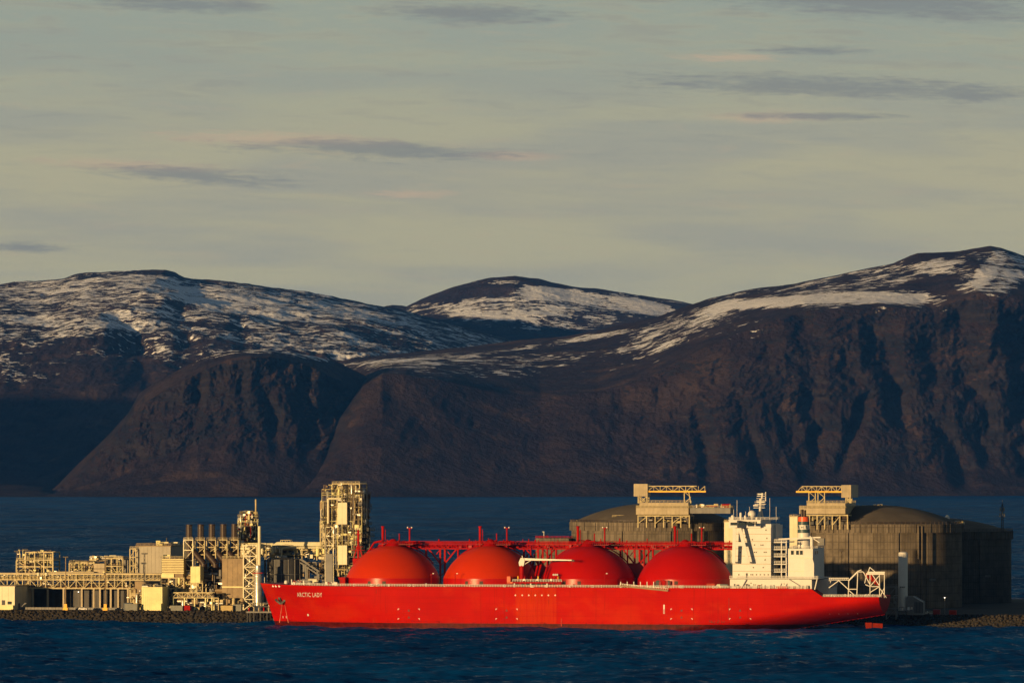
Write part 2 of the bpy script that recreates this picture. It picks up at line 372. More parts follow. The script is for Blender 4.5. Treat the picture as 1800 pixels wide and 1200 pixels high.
def terrain(name, lines, x0, x1, nc, rows, cliff=None, gullies=(), snow=None, rough=6.0, seed=1, gscale=190.0, gamp=70.0, smooth=4, cmx=None):
    """lines: list of (polyline [(px, py)...], depth in m or [(px, depth)...]) from the shore up to the ridge and beyond"""
    Dm = np.mean([np.mean([d for _, d in L[1]]) if isinstance(L[1], list) else L[1] for L in lines])
    X = np.linspace((x0 - 900) / F * Dm, (x1 - 900) / F * Dm, nc)
    Dl, Zl = [], []
    for pl, d in lines:
        pxa = 900 + F * X / Dm
        D = np.interp(pxa, [q[0] for q in d], [q[1] for q in d]) if isinstance(d, list) else np.full(nc, float(d))
        kw = max(3, nc // 9); D = np.convolve(np.pad(D, kw, mode='edge'), np.ones(kw) / kw, 'same')[kw:-kw] if isinstance(d, list) else D
        px = 900 + F * X / D; py = np.interp(px, [q[0] for q in pl], [q[1] for q in pl])
        Dl.append(D); Zl.append(np.maximum(H - (py - HOR) * D / F, -3 if len(Dl) == 0 else -30))
    Dl = np.array(Dl); Zl = np.array(Zl); rr = []
    for i, n in enumerate(rows): rr += list(i + np.arange(n) / n)
    rr.append(len(lines) - 1.0); rr = np.array(rr); i0 = np.minimum(rr.astype(int), len(lines) - 2); fr = (rr - i0)[:, None]
    Y = Dl[i0] * (1 - fr) + Dl[i0 + 1] * fr; Z = Zl[i0] * (1 - fr) + Zl[i0 + 1] * fr
    ridge = len(lines) - 2; sel = np.where(rr == ridge)[0][0]
    for _ in range(smooth * 3):
        for Aq in (Z,):
            Aq[1:sel] = (Aq[:sel - 1] + 2 * Aq[1:sel] + Aq[2:sel + 1]) / 4
    XX = np.repeat(X[None, :], len(rr), 0); S = rr[:, None] + 0 * XX
    px = 900 + F * XX / Y; py = HOR - (Z - H) * F / Y
    cm = np.interp(S, [q[0] for q in cliff], [q[1] for q in cliff]) if cliff else np.ones_like(XX) * .5
    wx = XX + 90 * (fbm(XX / 500, Z / 300, 3, seed + 50) - .5)
    wz = Z + 130 * (fbm(XX / 420 + 5, Z / 420, 3, seed + 60) - .5)
    cm = cm * (cmx(px) if cmx else 1)
    sk = wx - .35 * wz * (fbm(XX / 900, Z / 2000, 2, seed + 66) - .35) * 3
    g = (1 - fbm(sk / (gscale * 1.5), wz / (gscale * 3.0) + 3, 6, seed, .55, True)) * 2
    g2 = fbm(sk / (gscale * 2.6), wz / (gscale * 2.8) + 9, 4, seed + 5) - .5
    g3 = fbm(wx / 75, wz / 60, 5, seed + 120, .62) - .5
    dY = cm * gamp * (.62 * (g - .8) + 2.4 * g2 + 1.35 * g3)
    for (pl, wd, dp) in gullies:
        gx = np.interp(py, [q[1] for q in pl], [q[0] for q in pl]); lo, hi = pl[0][1], pl[-1][1]
        e = np.clip((py - lo) / 25 + .6, 0, 1) * np.clip((hi - py) / 25 + .6, 0, 1)
        q = (px - gx) / wd + .5 * (fbm(XX / 120, Z / 120, 3, seed + 31) - .5)
        dY += .8 * dp * e * np.exp(-q * q) * (.55 + .9 * fbm(XX / 90, Z / 90, 3, seed + 44))
    fadesh = np.clip(S / .35, 0, 1)
    Y2 = Y + dY * fadesh
    dZ = rough * (fbm(XX / 210, Y / 330, 6, seed + 80, .55) - .5) * 2
    edge = np.clip(S / .6, 0, 1) * (1 + 1.1 * cm)
    Z2 = Z + dZ * edge
    o = raw_mesh(name, np.stack([XX, Y2, Z2], -1).reshape(-1, 3), gridf(len(rr), nc), [FELL]); o['kind'] = 'structure'
    sn = np.zeros_like(XX) if snow is None else snow(px, py, S, XX, Y)
    at = o.data.attributes.new('snow', 'FLOAT', 'POINT'); at.data.foreach_set('value', np.asarray(sn, 'f').ravel())
    return o
def bump2(x, y, cx, cy, rx, ry, tilt=0.0):
    u = x - cx; v = y - cy - tilt * u
    return np.clip(1.35 - ((u / rx) ** 2 + (v / ry) ** 2), 0, 1)
def mx(*a):
    r = a[0]
    for q in a[1:]: r = np.maximum(r, q)
    return r

SH = [(-3000, 873), (4000, 873)]
def flat(y): return [(-3000, y), (4000, y)]
# the big fell with the cliff wall
ridge_c = [(300, 700), (480, 660), (620, 630), (700, 622), (800, 610), (900, 600), (1000, 589), (1100, 569), (1160, 555), (1200, 540), (1250, 524), (1300, 512), (1400, 498), (1500, 479), (1570, 463), (1600, 450), (1612, 446), (1680, 443), (1715, 437), (1740, 433), (1760, 436), (1800, 449), (1850, 470), (2000, 500), (2400, 560)]
top_c = [(380, 880), (470, 872), (520, 850), (560, 796), (600, 732), (636, 682), (670, 660), (710, 658), (770, 666), (850, 684), (950, 700), (1050, 690), (1120, 672), (1180, 642), (1250, 606), (1350, 566), (1425, 543), (1550, 540), (1640, 545), (1720, 515), (1800, 520), (2000, 560), (2400, 600)]
def low_c(k): return [(x, 873 + (y - 873) * k) for x, y in top_c]
def snow_c(px, py, S, X, Y):
    band_t = np.interp(px, [1200, 1290, 1400, 1540, 1640], [552, 525, 519, 514, 514])
    band = np.clip(1.5 - np.abs(py - band_t - 10) / 10, 0, 1) * np.clip((px - 1195) / 60, 0, 1) * np.clip((1680 - px) / 60, 0, 1)
    sc = .38 * bump2(px, py, 1530, 490, 260, 24, -.16)
    sc2 = .56 * bump2(px, py, 1650, 470, 70, 18, -.05)
    low = .42 * bump2(px, py, 1180, 583, 110, 30, -.35) + .2 * bump2(px, py, 1290, 585, 60, 30, -.2)
    pk = .66 * bump2(px, py, 1740, 470, 30, 26, -.9) + .6 * bump2(px, py, 1785, 470, 28, 28) + .45 * bump2(px, py, 1725, 500, 60, 30)
    pl = .44 * bump2(px, py, 720, 638, 110, 12, -.03) + .42 * bump2(px, py, 1000, 598, 190, 6, -.16) + .34 * bump2(px, py, 760, 627, 130, 7, -.08)
    sp = .26 * bump2(px, py, 900, 640, 260, 25, -.05) + .28 * bump2(px, py, 1450, 500, 250, 30, -.12)
    edge = .30 * bump2(px, py, 1600, 540, 80, 14)
    return mx(1.0 * band, sc, sc2, low, pk, pl, sp, edge) * (S < 5.3)
gul = [([(1418, 548), (1425, 620), (1428, 700), (1436, 780), (1440, 850)], 26, 70), ([(1385, 740), (1402, 800), (1420, 850)], 16, 45),
       ([(1545, 570), (1560, 640), (1585, 700), (1600, 760)], 26, 70), ([(1525, 690), (1505, 760), (1475, 840)], 14, 50),
       ([(1175, 650), (1150, 720), (1120, 790), (1105, 830)], 28, 62), ([(1100, 690), (1090, 750), (1080, 800)], 18, 45),
       ([(1690, 545), (1700, 640), (1730, 720), (1760, 830)], 44, 80), ([(1300, 700), (1320, 780), (1350, 850)], 18, 45),
       ([(1625, 600), (1640, 700), (1680, 800), (1700, 860)], 24, 60), ([(1235, 740), (1245, 800), (1250, 860)], 16, 40),
       ([(690, 670), (720, 720), (760, 780)], 30, 40), ([(1790, 560), (1800, 700), (1810, 840)], 34, 80)]
terrain('fell', [(SH, [(500, 14700), (900, 15050), (1080, 15060), (1900, 15800)]), (low_c(.13), [(500, 14840), (900, 15230), (1080, 15240), (1900, 15980)]), (low_c(.55), [(500, 15100), (900, 15520), (1080, 15530), (1900, 16220)]), (top_c, [(500, 15450), (900, 15900), (1080, 15910), (1900, 16500)]), ([(x, .45 * y + .55 * np.interp(x, [q[0] for q in ridge_c], [q[1] for q in ridge_c])) for x, y in top_c], [(900, 16700), (1900, 17100)]),
                 (ridge_c, 17700), ([(x, y + 110) for x, y in ridge_c], 19000)],
        420, 2250, 1050, [26, 70, 110, 55, 60, 6], [(0, .05), (1, .4), (1.6, 1), (2.6, 1), (3.2, .25), (4, .08), (6, .05)], gul, snow_c, 7, 11, 170, 62, cmx=lambda px: np.interp(px, [600, 700, 1000, 1120, 1200, 1900], [.5, .34, .42, .8, 1, 1]))
# the headland with its cliff dome
dome_top = [(-200, 900), (60, 880), (95, 858), (130, 822), (165, 790), (200, 755), (228, 722), (245, 690), (270, 672), (300, 655), (350, 631), (385, 620), (420, 615), (470, 615), (520, 620), (560, 628), (600, 640), (640, 660), (680, 720), (720, 800), (760, 880), (900, 905)]
dome_cl = [(-200, 900), (60, 882), (95, 862), (130, 830), (165, 800), (200, 768), (228, 740), (250, 712), (300, 684), (350, 655), (400, 634), (470, 630), (520, 638), (560, 650), (600, 672), (640, 720), (680, 790), (720, 860), (760, 885), (900, 905)]
def dlow(k): return [(x, 873 + (y - 873) * k) for x, y in dome_cl]
def snow_d(px, py, S, X, Y):
    tp = np.interp(px, [q[0] for q in dome_top], [q[1] for q in dome_top])
    return np.clip(1.1 - np.abs(py - tp - 3) / 5, 0, .55) * np.clip((px - 320) / 30, 0, 1) * np.clip((595 - px) / 20, 0, 1)
terrain('headland', [(SH, [(-200, 15000), (200, 14900), (450, 14850), (540, 14950), (660, 15200)]), (dlow(.22), [(0, 15150), (450, 15080), (540, 15150), (660, 15380)]),
                     (dlow(.40), [(0, 15300), (450, 15260), (540, 15330), (660, 15560)]), (dome_cl, [(0, 15450), (450, 15480), (540, 15600), (660, 15820)]), (dome_top, [(0, 15700), (450, 15850), (560, 15950), (660, 16100)]), ([(x, y + 60) for x, y in dome_top], 16400)],
        40, 760, 480, [22, 26, 120, 24, 6], [(0, .05), (1, .35), (1.8, 1), (3, 1), (3.6, .3), (5, .1)],
        [([(545, 650), (530, 700), (540, 760), (545, 800)], 15, 50), ([(350, 660), (345, 720), (335, 760)], 12, 35), ([(470, 690), (480, 740), (485, 800)], 13, 35), ([(260, 740), (280, 800)], 14, 30), ([(420, 650), (430, 740)], 10, 25)], snow_d, 8, 23, 120, 62)
# snowy fell to the left, further back
ridge_a = [(-900, 520), (-200, 505), (0, 499), (60, 497), (110, 490), (140, 482), (190, 478), (250, 474), (290, 474), (308, 478), (325, 487), (380, 493), (450, 503), (520, 513), (580, 521), (640, 531), (700, 543), (760, 558), (820, 574), (880, 592), (930, 606), (1000, 640), (1100, 700)]
def fa(k, add=0): return [(x, 867 + (y - 867) * k + add) for x, y in ridge_a]
def snow_a(px, py, S, X, Y):
    rt = np.interp(px, [q[0] for q in ridge_a], [q[1] for q in ridge_a])
    d = np.interp(py - rt, [0, 7, 16, 60, 95, 125, 160, 185], [.22, .35, .54, .48, .43, .36, .26, 0]) * (py < 690)
    d += .22 * bump2(px, py, 380, 525, 150, 22, .18) + .25 * bump2(px, py, 120, 570, 180, 8, .05) + .1 * bump2(px, py, 560, 540, 170, 16, .22) + .2 * bump2(px, py, 60, 500, 90, 14)
    d -= .22 * bump2(px, py, 120, 630, 140, 32) + .12 * bump2(px, py, 360, 580, 110, 40) + .3 * bump2(px, py, 285, 478, 40, 7)
    d -= .15 * bump2(px, py, 700, 590, 190, 20, .15)
    return np.clip(d, 0, 1) * (S < 5.2)
terrain('snowy_fell', [(flat(867.5), 17000), (fa(.22), 17500), (fa(.50), 18250), (fa(.72), 19100), (fa(.90), 20300), (ridge_a, 21500), ([(x, y + 60) for x, y in ridge_a], 23500)],
        -700, 1080, 760, [20, 60, 70, 60, 40, 6], [(0, .1), (1, .4), (2, .8), (3, .9), (4, .4), (5, .1), (6, .1)],
        [([(215, 560), (240, 620), (250, 680)], 30, 180), ([(420, 560), (430, 640)], 12, 60), ([(300, 540), (330, 620)], 18, 90)], snow_a, 13, 41, 210, 75)
# far rounded fell
ridge_b = [(500, 600), (640, 545), (690, 536), (715, 538), (740, 526), (800, 504), (860, 488), (905, 484), (950, 490), (1000, 502), (1060, 511), (1120, 519), (1200, 531), (1260, 545), (1400, 600), (1500, 640)]
def snow_b(px, py, S, X, Y):
    d = .80 * bump2(px, py, 1080, 532, 150, 14, .17) + .62 * bump2(px, py, 960, 515, 70, 13, .1) + .55 * bump2(px, py, 900, 540, 130, 24, -.03) + .4 * bump2(px, py, 970, 560, 170, 20)
    d += .4 * bump2(px, py, 860, 495, 50, 5) + .35 * bump2(px, py, 770, 545, 70, 12, -.05) + .3 * bump2(px, py, 1150, 525, 70, 10, .1)
    return np.clip(d, 0, 1) * (S < 2.3)
terrain('far_fell', [([(x, 690) for x, _ in ridge_b], 22000), ([(x, 610 + .0 * y) for x, y in ridge_b], 22600), (ridge_b, 24200), ([(x, y + 60) for x, y in ridge_b], 26000)],
        560, 1400, 400, [30, 110, 6], [(0, .5), (1, .6), (1.6, .3), (2, .1), (3, .1)], (), snow_b, 9, 61, 160, 50)
# low spit on the left
terrain('shore_spit', [(SH, 14950), ([(-900, 856), (0, 852), (40, 853), (80, 857), (110, 866), (160, 872), (240, 876)], 15350), ([(-900, 866), (0, 862), (160, 878), (240, 890)], 15900)],
        -900, 220, 260, [14, 6], [(0, .1), (2, .1)], (), None, 3, 71, 90, 8, 1)
# the same coast goes on west of the view; its high fells shade the valley below the snowy fell
terrain('coast_fell', [(flat(880), 13300), ([(-4200, 760), (-2500, 700), (-1500, 720), (-1000, 800), (-750, 880)], 13900), ([(-4200, 560), (-3000, 480), (-2300, 450), (-1600, 465), (-1150, 560), (-900, 720), (-750, 880)], 14500), ([(-4200, 700), (-2000, 620), (-750, 890)], 15300)],
        -4000, -760, 260, [20, 40, 20], [(0, .1), (1, .6), (2, .3), (3, .1)], (), None, 12, 91, 260, 80)

# ------------------------------------------------------------------ island ground, rock armour, hillside
def build_ground():
    aa = np.linspace(-620, 520, 230); bb = np.array([-14, -8, -4, 0, 3, 6, 9, 12, 20, 60, 120, 200, 300, 330, 345, 360])
    A, B = np.meshgrid(aa, bb)
    Z = np.interp(B, [-14, -4, 0, 9.5, 12, 330, 360], [-8, -3, -.4, G0 - .5, G0, G0, -6])
    Z = Z + np.where((B > -6) & (B < 10), .5 * (vnoise(A / 3, B / 3, 2) - .5), 0)
    X = A * CA + B * SA; Y = OY - A * SA + B * CA
    o = raw_mesh('ground', np.stack([X, Y, Z], -1).reshape(-1, 3), gridf(len(bb), len(aa)), [M['asphalt']], False); o['kind'] = 'structure'
    # hillside on the right
    aa = np.linspace(255, 520, 90); bb = np.linspace(120, 335, 70); A, B = np.meshgrid(aa, bb)
    q = np.clip((A - 262) / 26, 0, 1) * np.clip((B - 128) / 40, 0, 1) * np.clip((335 - B) / 40, 0, 1)
    q = q * q * (3 - 2 * q)
    Z = G0 - .3 + q * (30 + 9 * (fbm(A / 45, B / 45, 5, 5) - .5)) + q * 5 * fbm(A / 9, B / 9, 4, 8, .6, True)
    X = A * CA + B * SA; Y = OY - A * SA + B * CA
    m = M['rock']
    o = raw_mesh('hillside', np.stack([X, Y, Z], -1).reshape(-1, 3), gridf(len(bb), len(aa)), [m]); o['kind'] = 'structure'
build_ground()
def build_riprap():
    rng = random.Random(5); V, Fc, mi = [], [], []
    t = (1 + 5 ** .5) / 2
    ico = np.array([(-1, t, 0), (1, t, 0), (-1, -t, 0), (1, -t, 0), (0, -1, t), (0, 1, t), (0, -1, -t), (0, 1, -t), (t, 0, -1), (t, 0, 1), (-t, 0, -1), (-t, 0, 1)]) / 1.9
    fi = [(0, 11, 5), (0, 5, 1), (0, 1, 7), (0, 7, 10), (0, 10, 11), (1, 5, 9), (5, 11, 4), (11, 10, 2), (10, 7, 6), (7, 1, 8), (3, 9, 4), (3, 4, 2), (3, 2, 6), (3, 6, 8), (3, 8, 9), (4, 9, 5), (2, 4, 11), (6, 2, 10), (8, 6, 7), (9, 8, 1)]
    nr = np.random.default_rng(9); n = 0
    a = -275.0
    while a < 330:
        for k in range(9):
            b = -1.2 + k * 1.35 + rng.uniform(-.5, .5); z = np.interp(b, [-4, 0, 9.5, 12], [-3, -.6, G0 - .3, G0 + .1])
            s = rng.uniform(.6, 1.25) * (1.25 if rng.random() < .12 else 1)
            pts = ico * (s * nr.uniform(.7, 1.25, (12, 1))) * np.array([1, .9, .75])
            c, q = math.cos(rng.random() * 6.3), math.sin(rng.random() * 6.3)
            aa = a + rng.uniform(-.8, .8)
            P3 = np.stack([pts[:, 0] * c - pts[:, 1] * q + aa, pts[:, 0] * q + pts[:, 1] * c + b, pts[:, 2] + z], -1)
            X = P3[:, 0] * CA + P3[:, 1] * SA; Y = OY - P3[:, 0] * SA + P3[:, 1] * CA
            V.append(np.stack([X, Y, P3[:, 2]], -1)); Fc += [(i + n, j + n, l + n) for i, j, l in fi]; n += 12
            mi += [1 if z < .55 else 0] * 20
        a += 1.35
    o = raw_mesh('rock_armour', np.concatenate(V), Fc, [M['rock'], M['wet_rock']], False); o.data.polygons.foreach_set('material_index', mi); o['kind'] = 'stuff'
    props(o, 'bank of dark broken rock along the water in front of the plant', 'rocks')
build_riprap()

# ------------------------------------------------------------------ helpers for steelwork
def frame(t, x0, x1, y0, y1, b0, b1, nx, ny, m='beige_steel', r=.22, braces=1, decks=True, rail=True, seed=1, zb=None, nb=1):
    """an open steel frame: every column, beam, brace and floor plate is a part of thing t"""
    rng = random.Random(seed)
    a0, z1 = P(x0, y0, b0); a1, z0 = P(x1, y1, b0)
    if zb is not None: z0 = zb
    As = [a0 + (a1 - a0) * i / nx for i in range(nx + 1)]; Zs = [z0 + (z1 - z0) * i / ny for i in range(ny + 1)]
    Bs = [b0 + (b1 - b0) * i / nb for i in range(nb + 1)]
    for b in Bs:
        for a in As: bar('column', m, t, (a, b, z0), (a, b, z1 + .001 * a), r * 1.15)
        for z in Zs[1:]: bar('beam', m, t, (a0, b - .012, z), (a1, b - .012, z), r)
    for z in Zs[1:]:
        for a in (a0, a1): bar('beam', m, t, (a + .013, b0, z - .02), (a + .013, b1, z - .02), r * .9)
        if decks: box('floor_plate', 'dark_steel', t, a0, a1, b0 + .1, b1 - .1, z - .12 + .05, z + .06)
    for i in range(nx):
        for j in range(ny):
            if rng.random() < braces:
                p, q = (As[i], b0, Zs[j]), (As[i + 1], b0, Zs[j + 1])
                if (i + j) % 2: p, q = (As[i + 1], b0, Zs[j]), (As[i], b0, Zs[j + 1])
                bar('brace', m, t, p, q, r * .6)
    if rail:
        mb = MB(); zt = z1
        for hz in (.55, 1.1): mb.bar((a0, b0, zt + hz), (a1, b0, zt + hz), .07); mb.bar((a1, b0, zt + hz), (a1, b1, zt + hz), .07)
        k = max(2, int((a1 - a0) / 1.8))
        for i in range(k + 1): mb.bar((a0 + (a1 - a0) * i / k, b0, zt), (a0 + (a1 - a0) * i / k, b0, zt + 1.1), .06)
        mb.obj('handrail', m, t)
    return As, Zs, Bs
def fit(t, x0, x1, y0, y1, b0, b1, n, seed=1, mats=('beige_steel', 'silver', 'cream_paint', 'grey_panel', 'dark_steel'), kinds='phvbc', big=1.0):
    """pipes, drums, vessels, cabinets and ducts spread through the bay of a frame"""
    rng = random.Random(seed); n = int(n * 1.5) if x1 < 660 else n
    for i in range(n):
        b = rng.uniform(b0, b1); a0, z1 = P(x0, y0, b); a1, z0 = P(x1, y1, b); Wd, Hh = a1 - a0, z1 - z0
        k = kinds[i % len(kinds)]; m = mats[rng.randrange(len(mats))]
        a = rng.uniform(a0, a1); z = rng.uniform(z0, z1)
        if k == 'p':
            L = rng.uniform(.3, .9) * Wd; p0 = max(a0, a - L / 2); p1 = min(a1, a + L / 2); r = rng.uniform(.12, .3) * big
            tube('pipe', m, t, [(p0, b, max(z0, z - rng.uniform(.1, .35) * Hh)), (p0, b, z), (p1, b, z), (p1, b, min(z1, z + rng.uniform(-.3, .3) * Hh))], r, 7)
        elif k == 'c':
            q = rng.uniform(.3, .8) * Hh; tube('riser', m, t, [(a, b, max(z0, z - q / 2)), (a, b, min(z1, z + q / 2)), (a + rng.uniform(-2, 2), b, min(z1, z + q / 2))], rng.uniform(.15, .35) * big, 7)
        elif k == 'h':
            L = min(rng.uniform(2.5, 5.5) * big, Wd * .6); r = rng.uniform(.5, .95) * big; a = min(max(a, a0 + L / 2), a1 - L / 2)
            MB().hcyl((a - L / 2, b, z), (a + L / 2, b, z), r).obj('drum', m, t, True)
        elif k == 'v':
            hh = min(rng.uniform(2.5, 6) * big, Hh * .8); zz = min(z, z1 - hh); vcyl('vessel', m, t, a, b, zz, zz + hh, rng.uniform(.5, 1.0) * big, 14, .6)
        elif k == 'b':
            wq, hq = rng.uniform(1, 3) * big, rng.uniform(.8, 2.2) * big; a = min(max(a, a0), max(a0, a1 - wq)); z = min(max(z, z0), z1 - hq)
            box('cabinet', m, t, a, a + wq, b, b + rng.uniform(1, 2), z, z + hq)
def ladder(t, a, b, z0, z1, m='beige_steel'):
    mb = MB(); mb.bar((a - .3, b, z0), (a - .3, b, z1), .06); mb.bar((a + .3, b, z0), (a + .3, b, z1), .06)
    z = z0
    while z < z1: mb.bar((a - .3, b, z), (a + .3, b, z), .04); z += .6
    mb.obj('ladder', m, t)
def clad(t, x0, y0, x1, y1, b0, b1, m, name='wall', seams=0, zb=None, rows=1, seam_m=None):
    """a clad block whose facade panels are separate sheets standing just proud of the body"""
    a0, z1 = P(x0, y0, b0); a1, z0 = P(x1, y1, b0)
    if zb is not None: z0 = zb
    w = box(name, m, t, a0, a1, b0, b1, z0, z1)
    if seams:
        for i in range(seams):
            for j in range(rows):
                p0 = a0 + (a1 - a0) * i / seams + .06; p1 = a0 + (a1 - a0) * (i + 1) / seams - .06
                q0 = z0 + (z1 - z0) * j / rows + .05; q1 = z0 + (z1 - z0) * (j + 1) / rows - .05
                box('panel', seam_m or m, w, p0, p1, b0 - .09, b0 + .05, q0, q1)
    return w, a0, a1, z0, z1
def parapet(t, a0, a1, b0, b1, z, m='beige_steel'):
    mb = MB()
    for (p, q) in (((a0, b0), (a1, b0)), ((a1, b0), (a1, b1)), ((a0, b0), (a0, b1))):
        for hz in (.5, 1.05): mb.bar((*p, z + hz), (*q, z + hz), .07)
        k = max(2, int(math.dist(p, q) / 2))
        for i in range(k + 1):
            x, y = p[0] + (q[0] - p[0]) * i / k, p[1] + (q[1] - p[1]) * i / k; mb.bar((x, y, z), (x, y, z + 1.05), .06)
    mb.obj('handrail', m, t)
def T(name, label, cat, px, b, group=None): return thing(name, label, cat, A_of(px, b), b, G0, group)

# ------------------------------------------------------------------ LNG storage tanks
def storage_tank(label, xl, xr, b, y_rim, y_dome, matw, n=96, panels=True):
    aL, aR = A_of(xl, b), A_of(xr, b); c = (aL + aR) / 2; r = (aR - aL) / 2 / 1.001; px = (xl + xr) / 2
    zr = Z_of(px, y_rim, b - r); zt = Z_of(px, y_dome, b)
    t = thing('storage_tank', label, 'storage tank', c, b, G0, 'domed concrete gas storage tanks')
    MB().lathe((c, b), [(r * .5, G0 - .2), (r - .5, G0), (r - .5, zr - 4.2), (r - .45, zr - .6)], n).obj('wall', matw, t, True)
    # ring beam slabs round the head of the wall
    for i in range(n):
        t0 = 2 * math.pi * (i + .04) / n; t1 = 2 * math.pi * (i + .96) / n
        if math.sin((t0 + t1) / 2) > .35: continue
        vs = []
        for z in (zr - 4.2, zr):
            for (rr, th) in ((r - .6, t0), (r + .25 + .12 * (i % 3), t0), (r + .25 + .12 * (i % 3), t1), (r - .6, t1)):
                vs.append((c + rr * math.cos(th), b + rr * math.sin(th), z))
        MB().add(vs, [(0, 3, 2, 1), (4, 5, 6, 7), (0, 1, 5, 4), (1, 2, 6, 5), (2, 3, 7, 6), (3, 0, 4, 7)]).obj('ring_slab', matw, t)
    hd = zt - zr; Rr = ((r - 1.5) ** 2 + hd ** 2) / (2 * hd); prof = [(r - 1, zr - 1)]
    th0 = math.asin((r - 1.5) / Rr)
    for i in range(14):
        th = th0 * (1 - i / 13.2); prof.append((Rr * math.sin(th), zr + hd - Rr * (1 - math.cos(th))))
    MB().lathe((c, b), prof, n).obj('dome_roof', 'roof_concrete', t, True)
    mb = MB()
    for i in range(n):
        t0 = 2 * math.pi * i / n; t1 = 2 * math.pi * (i + 1) / n
        p, q = (c + r * math.cos(t0), b + r * math.sin(t0)), (c + r * math.cos(t1), b + r * math.sin(t1))
        mb.bar((*p, zr + .6), (*q, zr + .6), .08); mb.bar((*p, zr + 1.15), (*q, zr + 1.15), .08); mb.bar((*p, zr), (*p, zr + 1.15), .09)
    mb.obj('rim_handrail', 'rust_stack' if y_rim < 925 else 'dark_steel', t)
    for k in (-.2, .27, .62, -.62):      # buttresses
        th = -math.pi / 2 + k * 1.25; d = Vector((math.cos(th), math.sin(th))); e = Vector((-d.y, d.x)); vs = []
        for z in (G0, zr - 4.3):
            for (rr, s) in ((r - .8, -1.6), (r + .18, -1.6), (r + .18, 1.6), (r - .8, 1.6)):
                q = d * rr + e * s; vs.append((c + q.x, b + q.y, z))
        MB().add(vs, [(0, 3, 2, 1), (4, 5, 6, 7), (0, 1, 5, 4), (1, 2, 6, 5), (2, 3, 7, 6), (3, 0, 4, 7)]).obj('buttress', matw, t)
    return t, c, r, zr
BT = 165.0
tA, cA, rA, zA = storage_tank('domed concrete tank behind the two aft red domes, crane gantry cab at its bow-side end', 1005, 1292, BT, 918, 884, 'concrete')
tB, cB, rB, zB = storage_tank('sunlit domed concrete tank behind the funnel with slim white silo before it', 1392, 1692, BT - 8, 921, 887, 'concrete')
tC, cC, rC, zC = storage_tank('dark domed concrete tank standing mostly behind another tank, beside the rocky hillside', 1500, 1779, BT + 95, 934, 909, 'concrete_shaded')
def gantry(tank, label, x0, x1, cab, yb0, yb1, legs, blocks, b, flip):
    """roof platform building, its posts and the travelling gantry on top"""
    px = (x0 + x1) / 2; z0 = {tA: zA, tB: zB}[tank] - .5
    t = thing('roof_platform', label, 'platform', A_of(px, b), b, z0, 'platforms on the tank roofs')
    for (bx0, by0, bx1, by1, bb0, bb1, m, seams) in blocks:
        clad(t, bx0, by0, bx1, by1, bb0, bb1, m, 'panel_house', seams)
        parapet(t, A_of(bx0, bb0), A_of(bx1, bb0), bb0, bb1, Z_of(bx0, by0, bb0), 'beige_steel')
    lo = max(q[3] for q in blocks)
    zt = Z_of(px, lo, b)
    n = int((x1 - x0) / 13)
    box('deck_slab', 'beige_steel', t, A_of(x0 - 1, b), A_of(x1 + 1, b), b - .9, b + 13, zt - .9, zt - .3)
    for i in range(n + 1):
        for bb in (b - .6, b + 12):
            a = A_of(x0 + (x1 - x0) * i / n, b); bar('post', 'beige_steel', t, (a, bb, z0 - 2), (a, bb, zt - .9), .26)
            if bb < b and i < n and i % 2 == 0:
                a2 = A_of(x0 + (x1 - x0) * (i + 1) / n, b); bar('brace', 'beige_steel', t, (a, bb, z0), (a2, bb, zt - 1), .16)
    box('shade_backing', 'dark_panel', t, A_of(x0 + 1, b + 4), A_of(x1 - 1, b + 4), b + 3, b + 11, z0 + .2, zt - .95)  # dark box in place of the deck shade among dense steelwork
    fit(t, x0, x1, lo + 4, lo + 14, b + .2, b + 2.6, 14, int(x0), kinds='pvhb', mats=('beige_steel', 'dark_steel', 'silver', 'rust_stack'))
    # gantry truss
    gx0, gx1, gy0, gy1 = cab[4:]
    for bb in (b + 2, b + 5):
        p0, zt2 = P(gx0, gy0, bb); p1, zb2 = P(gx1, gy1, bb)
        n = 9
        bar('top_chord', 'beige_steel', t, (p0 + (2.5 if flip else 0), bb, zt2), (p1 - (0 if flip else 4), bb, zt2), .2)
        bar('runway_beam', 'yellow_paint', t, (p0 - .5, bb, zb2), (p1 + .5, bb, zb2), .38)
        for i in range(n):
            s = (p0 + (p1 - p0) * i / n, p0 + (p1 - p0) * (i + 1) / n)
            bar('diagonal', 'beige_steel', t, (s[i % 2], bb, zb2), (s[1 - i % 2], bb, zt2), .13); bar('vertical', 'beige_steel', t, (s[1], bb, zb2), (s[1], bb, zt2), .13)
        for lx in legs:
            a, zl = P(lx, gy1, bb); zf = Z_of(lx, 884, bb)
            bar('leg', 'beige_steel', t, (a - .6, bb, zf), (a - .6, bb, zb2), .22); bar('leg', 'beige_steel', t, (a + 2.6, bb, zf), (a + (1.6 if not flip else 2.6), bb, zb2), .22)
            bar('brace', 'beige_steel', t, (a - .6, bb, zf), (a + 2.6, bb, (zf + zb2) / 2), .14); bar('brace', 'beige_steel', t, (a + 2.6, bb, (zf + zb2) / 2), (a - .6, bb, zb2), .14)
    clad(t, cab[0], cab[1], cab[2], cab[3], b + 1, b + (28 if flip else 9), 'beige_panel', 'gantry_house', 7)
    a0, zc = P(cab[0], cab[3], b + 1); a1 = A_of(cab[2], b + 1); zf = Z_of(cab[0], 884, b + 1)
    for bb in (b + 2.5, b + 8):
        for a in (a0 + 2, a1 - .6): bar('leg', 'beige_steel', t, (a, bb, zf), (a, bb, zc), .26)
        bar('brace', 'beige_steel', t, (a0 + 2, bb, zf), (a1 - .6, bb, zc), .15); bar('brace', 'beige_steel', t, (a1 - .6, bb, zf), (a0 + 2, bb, zc), .15)
    return t
bA = BT - 41
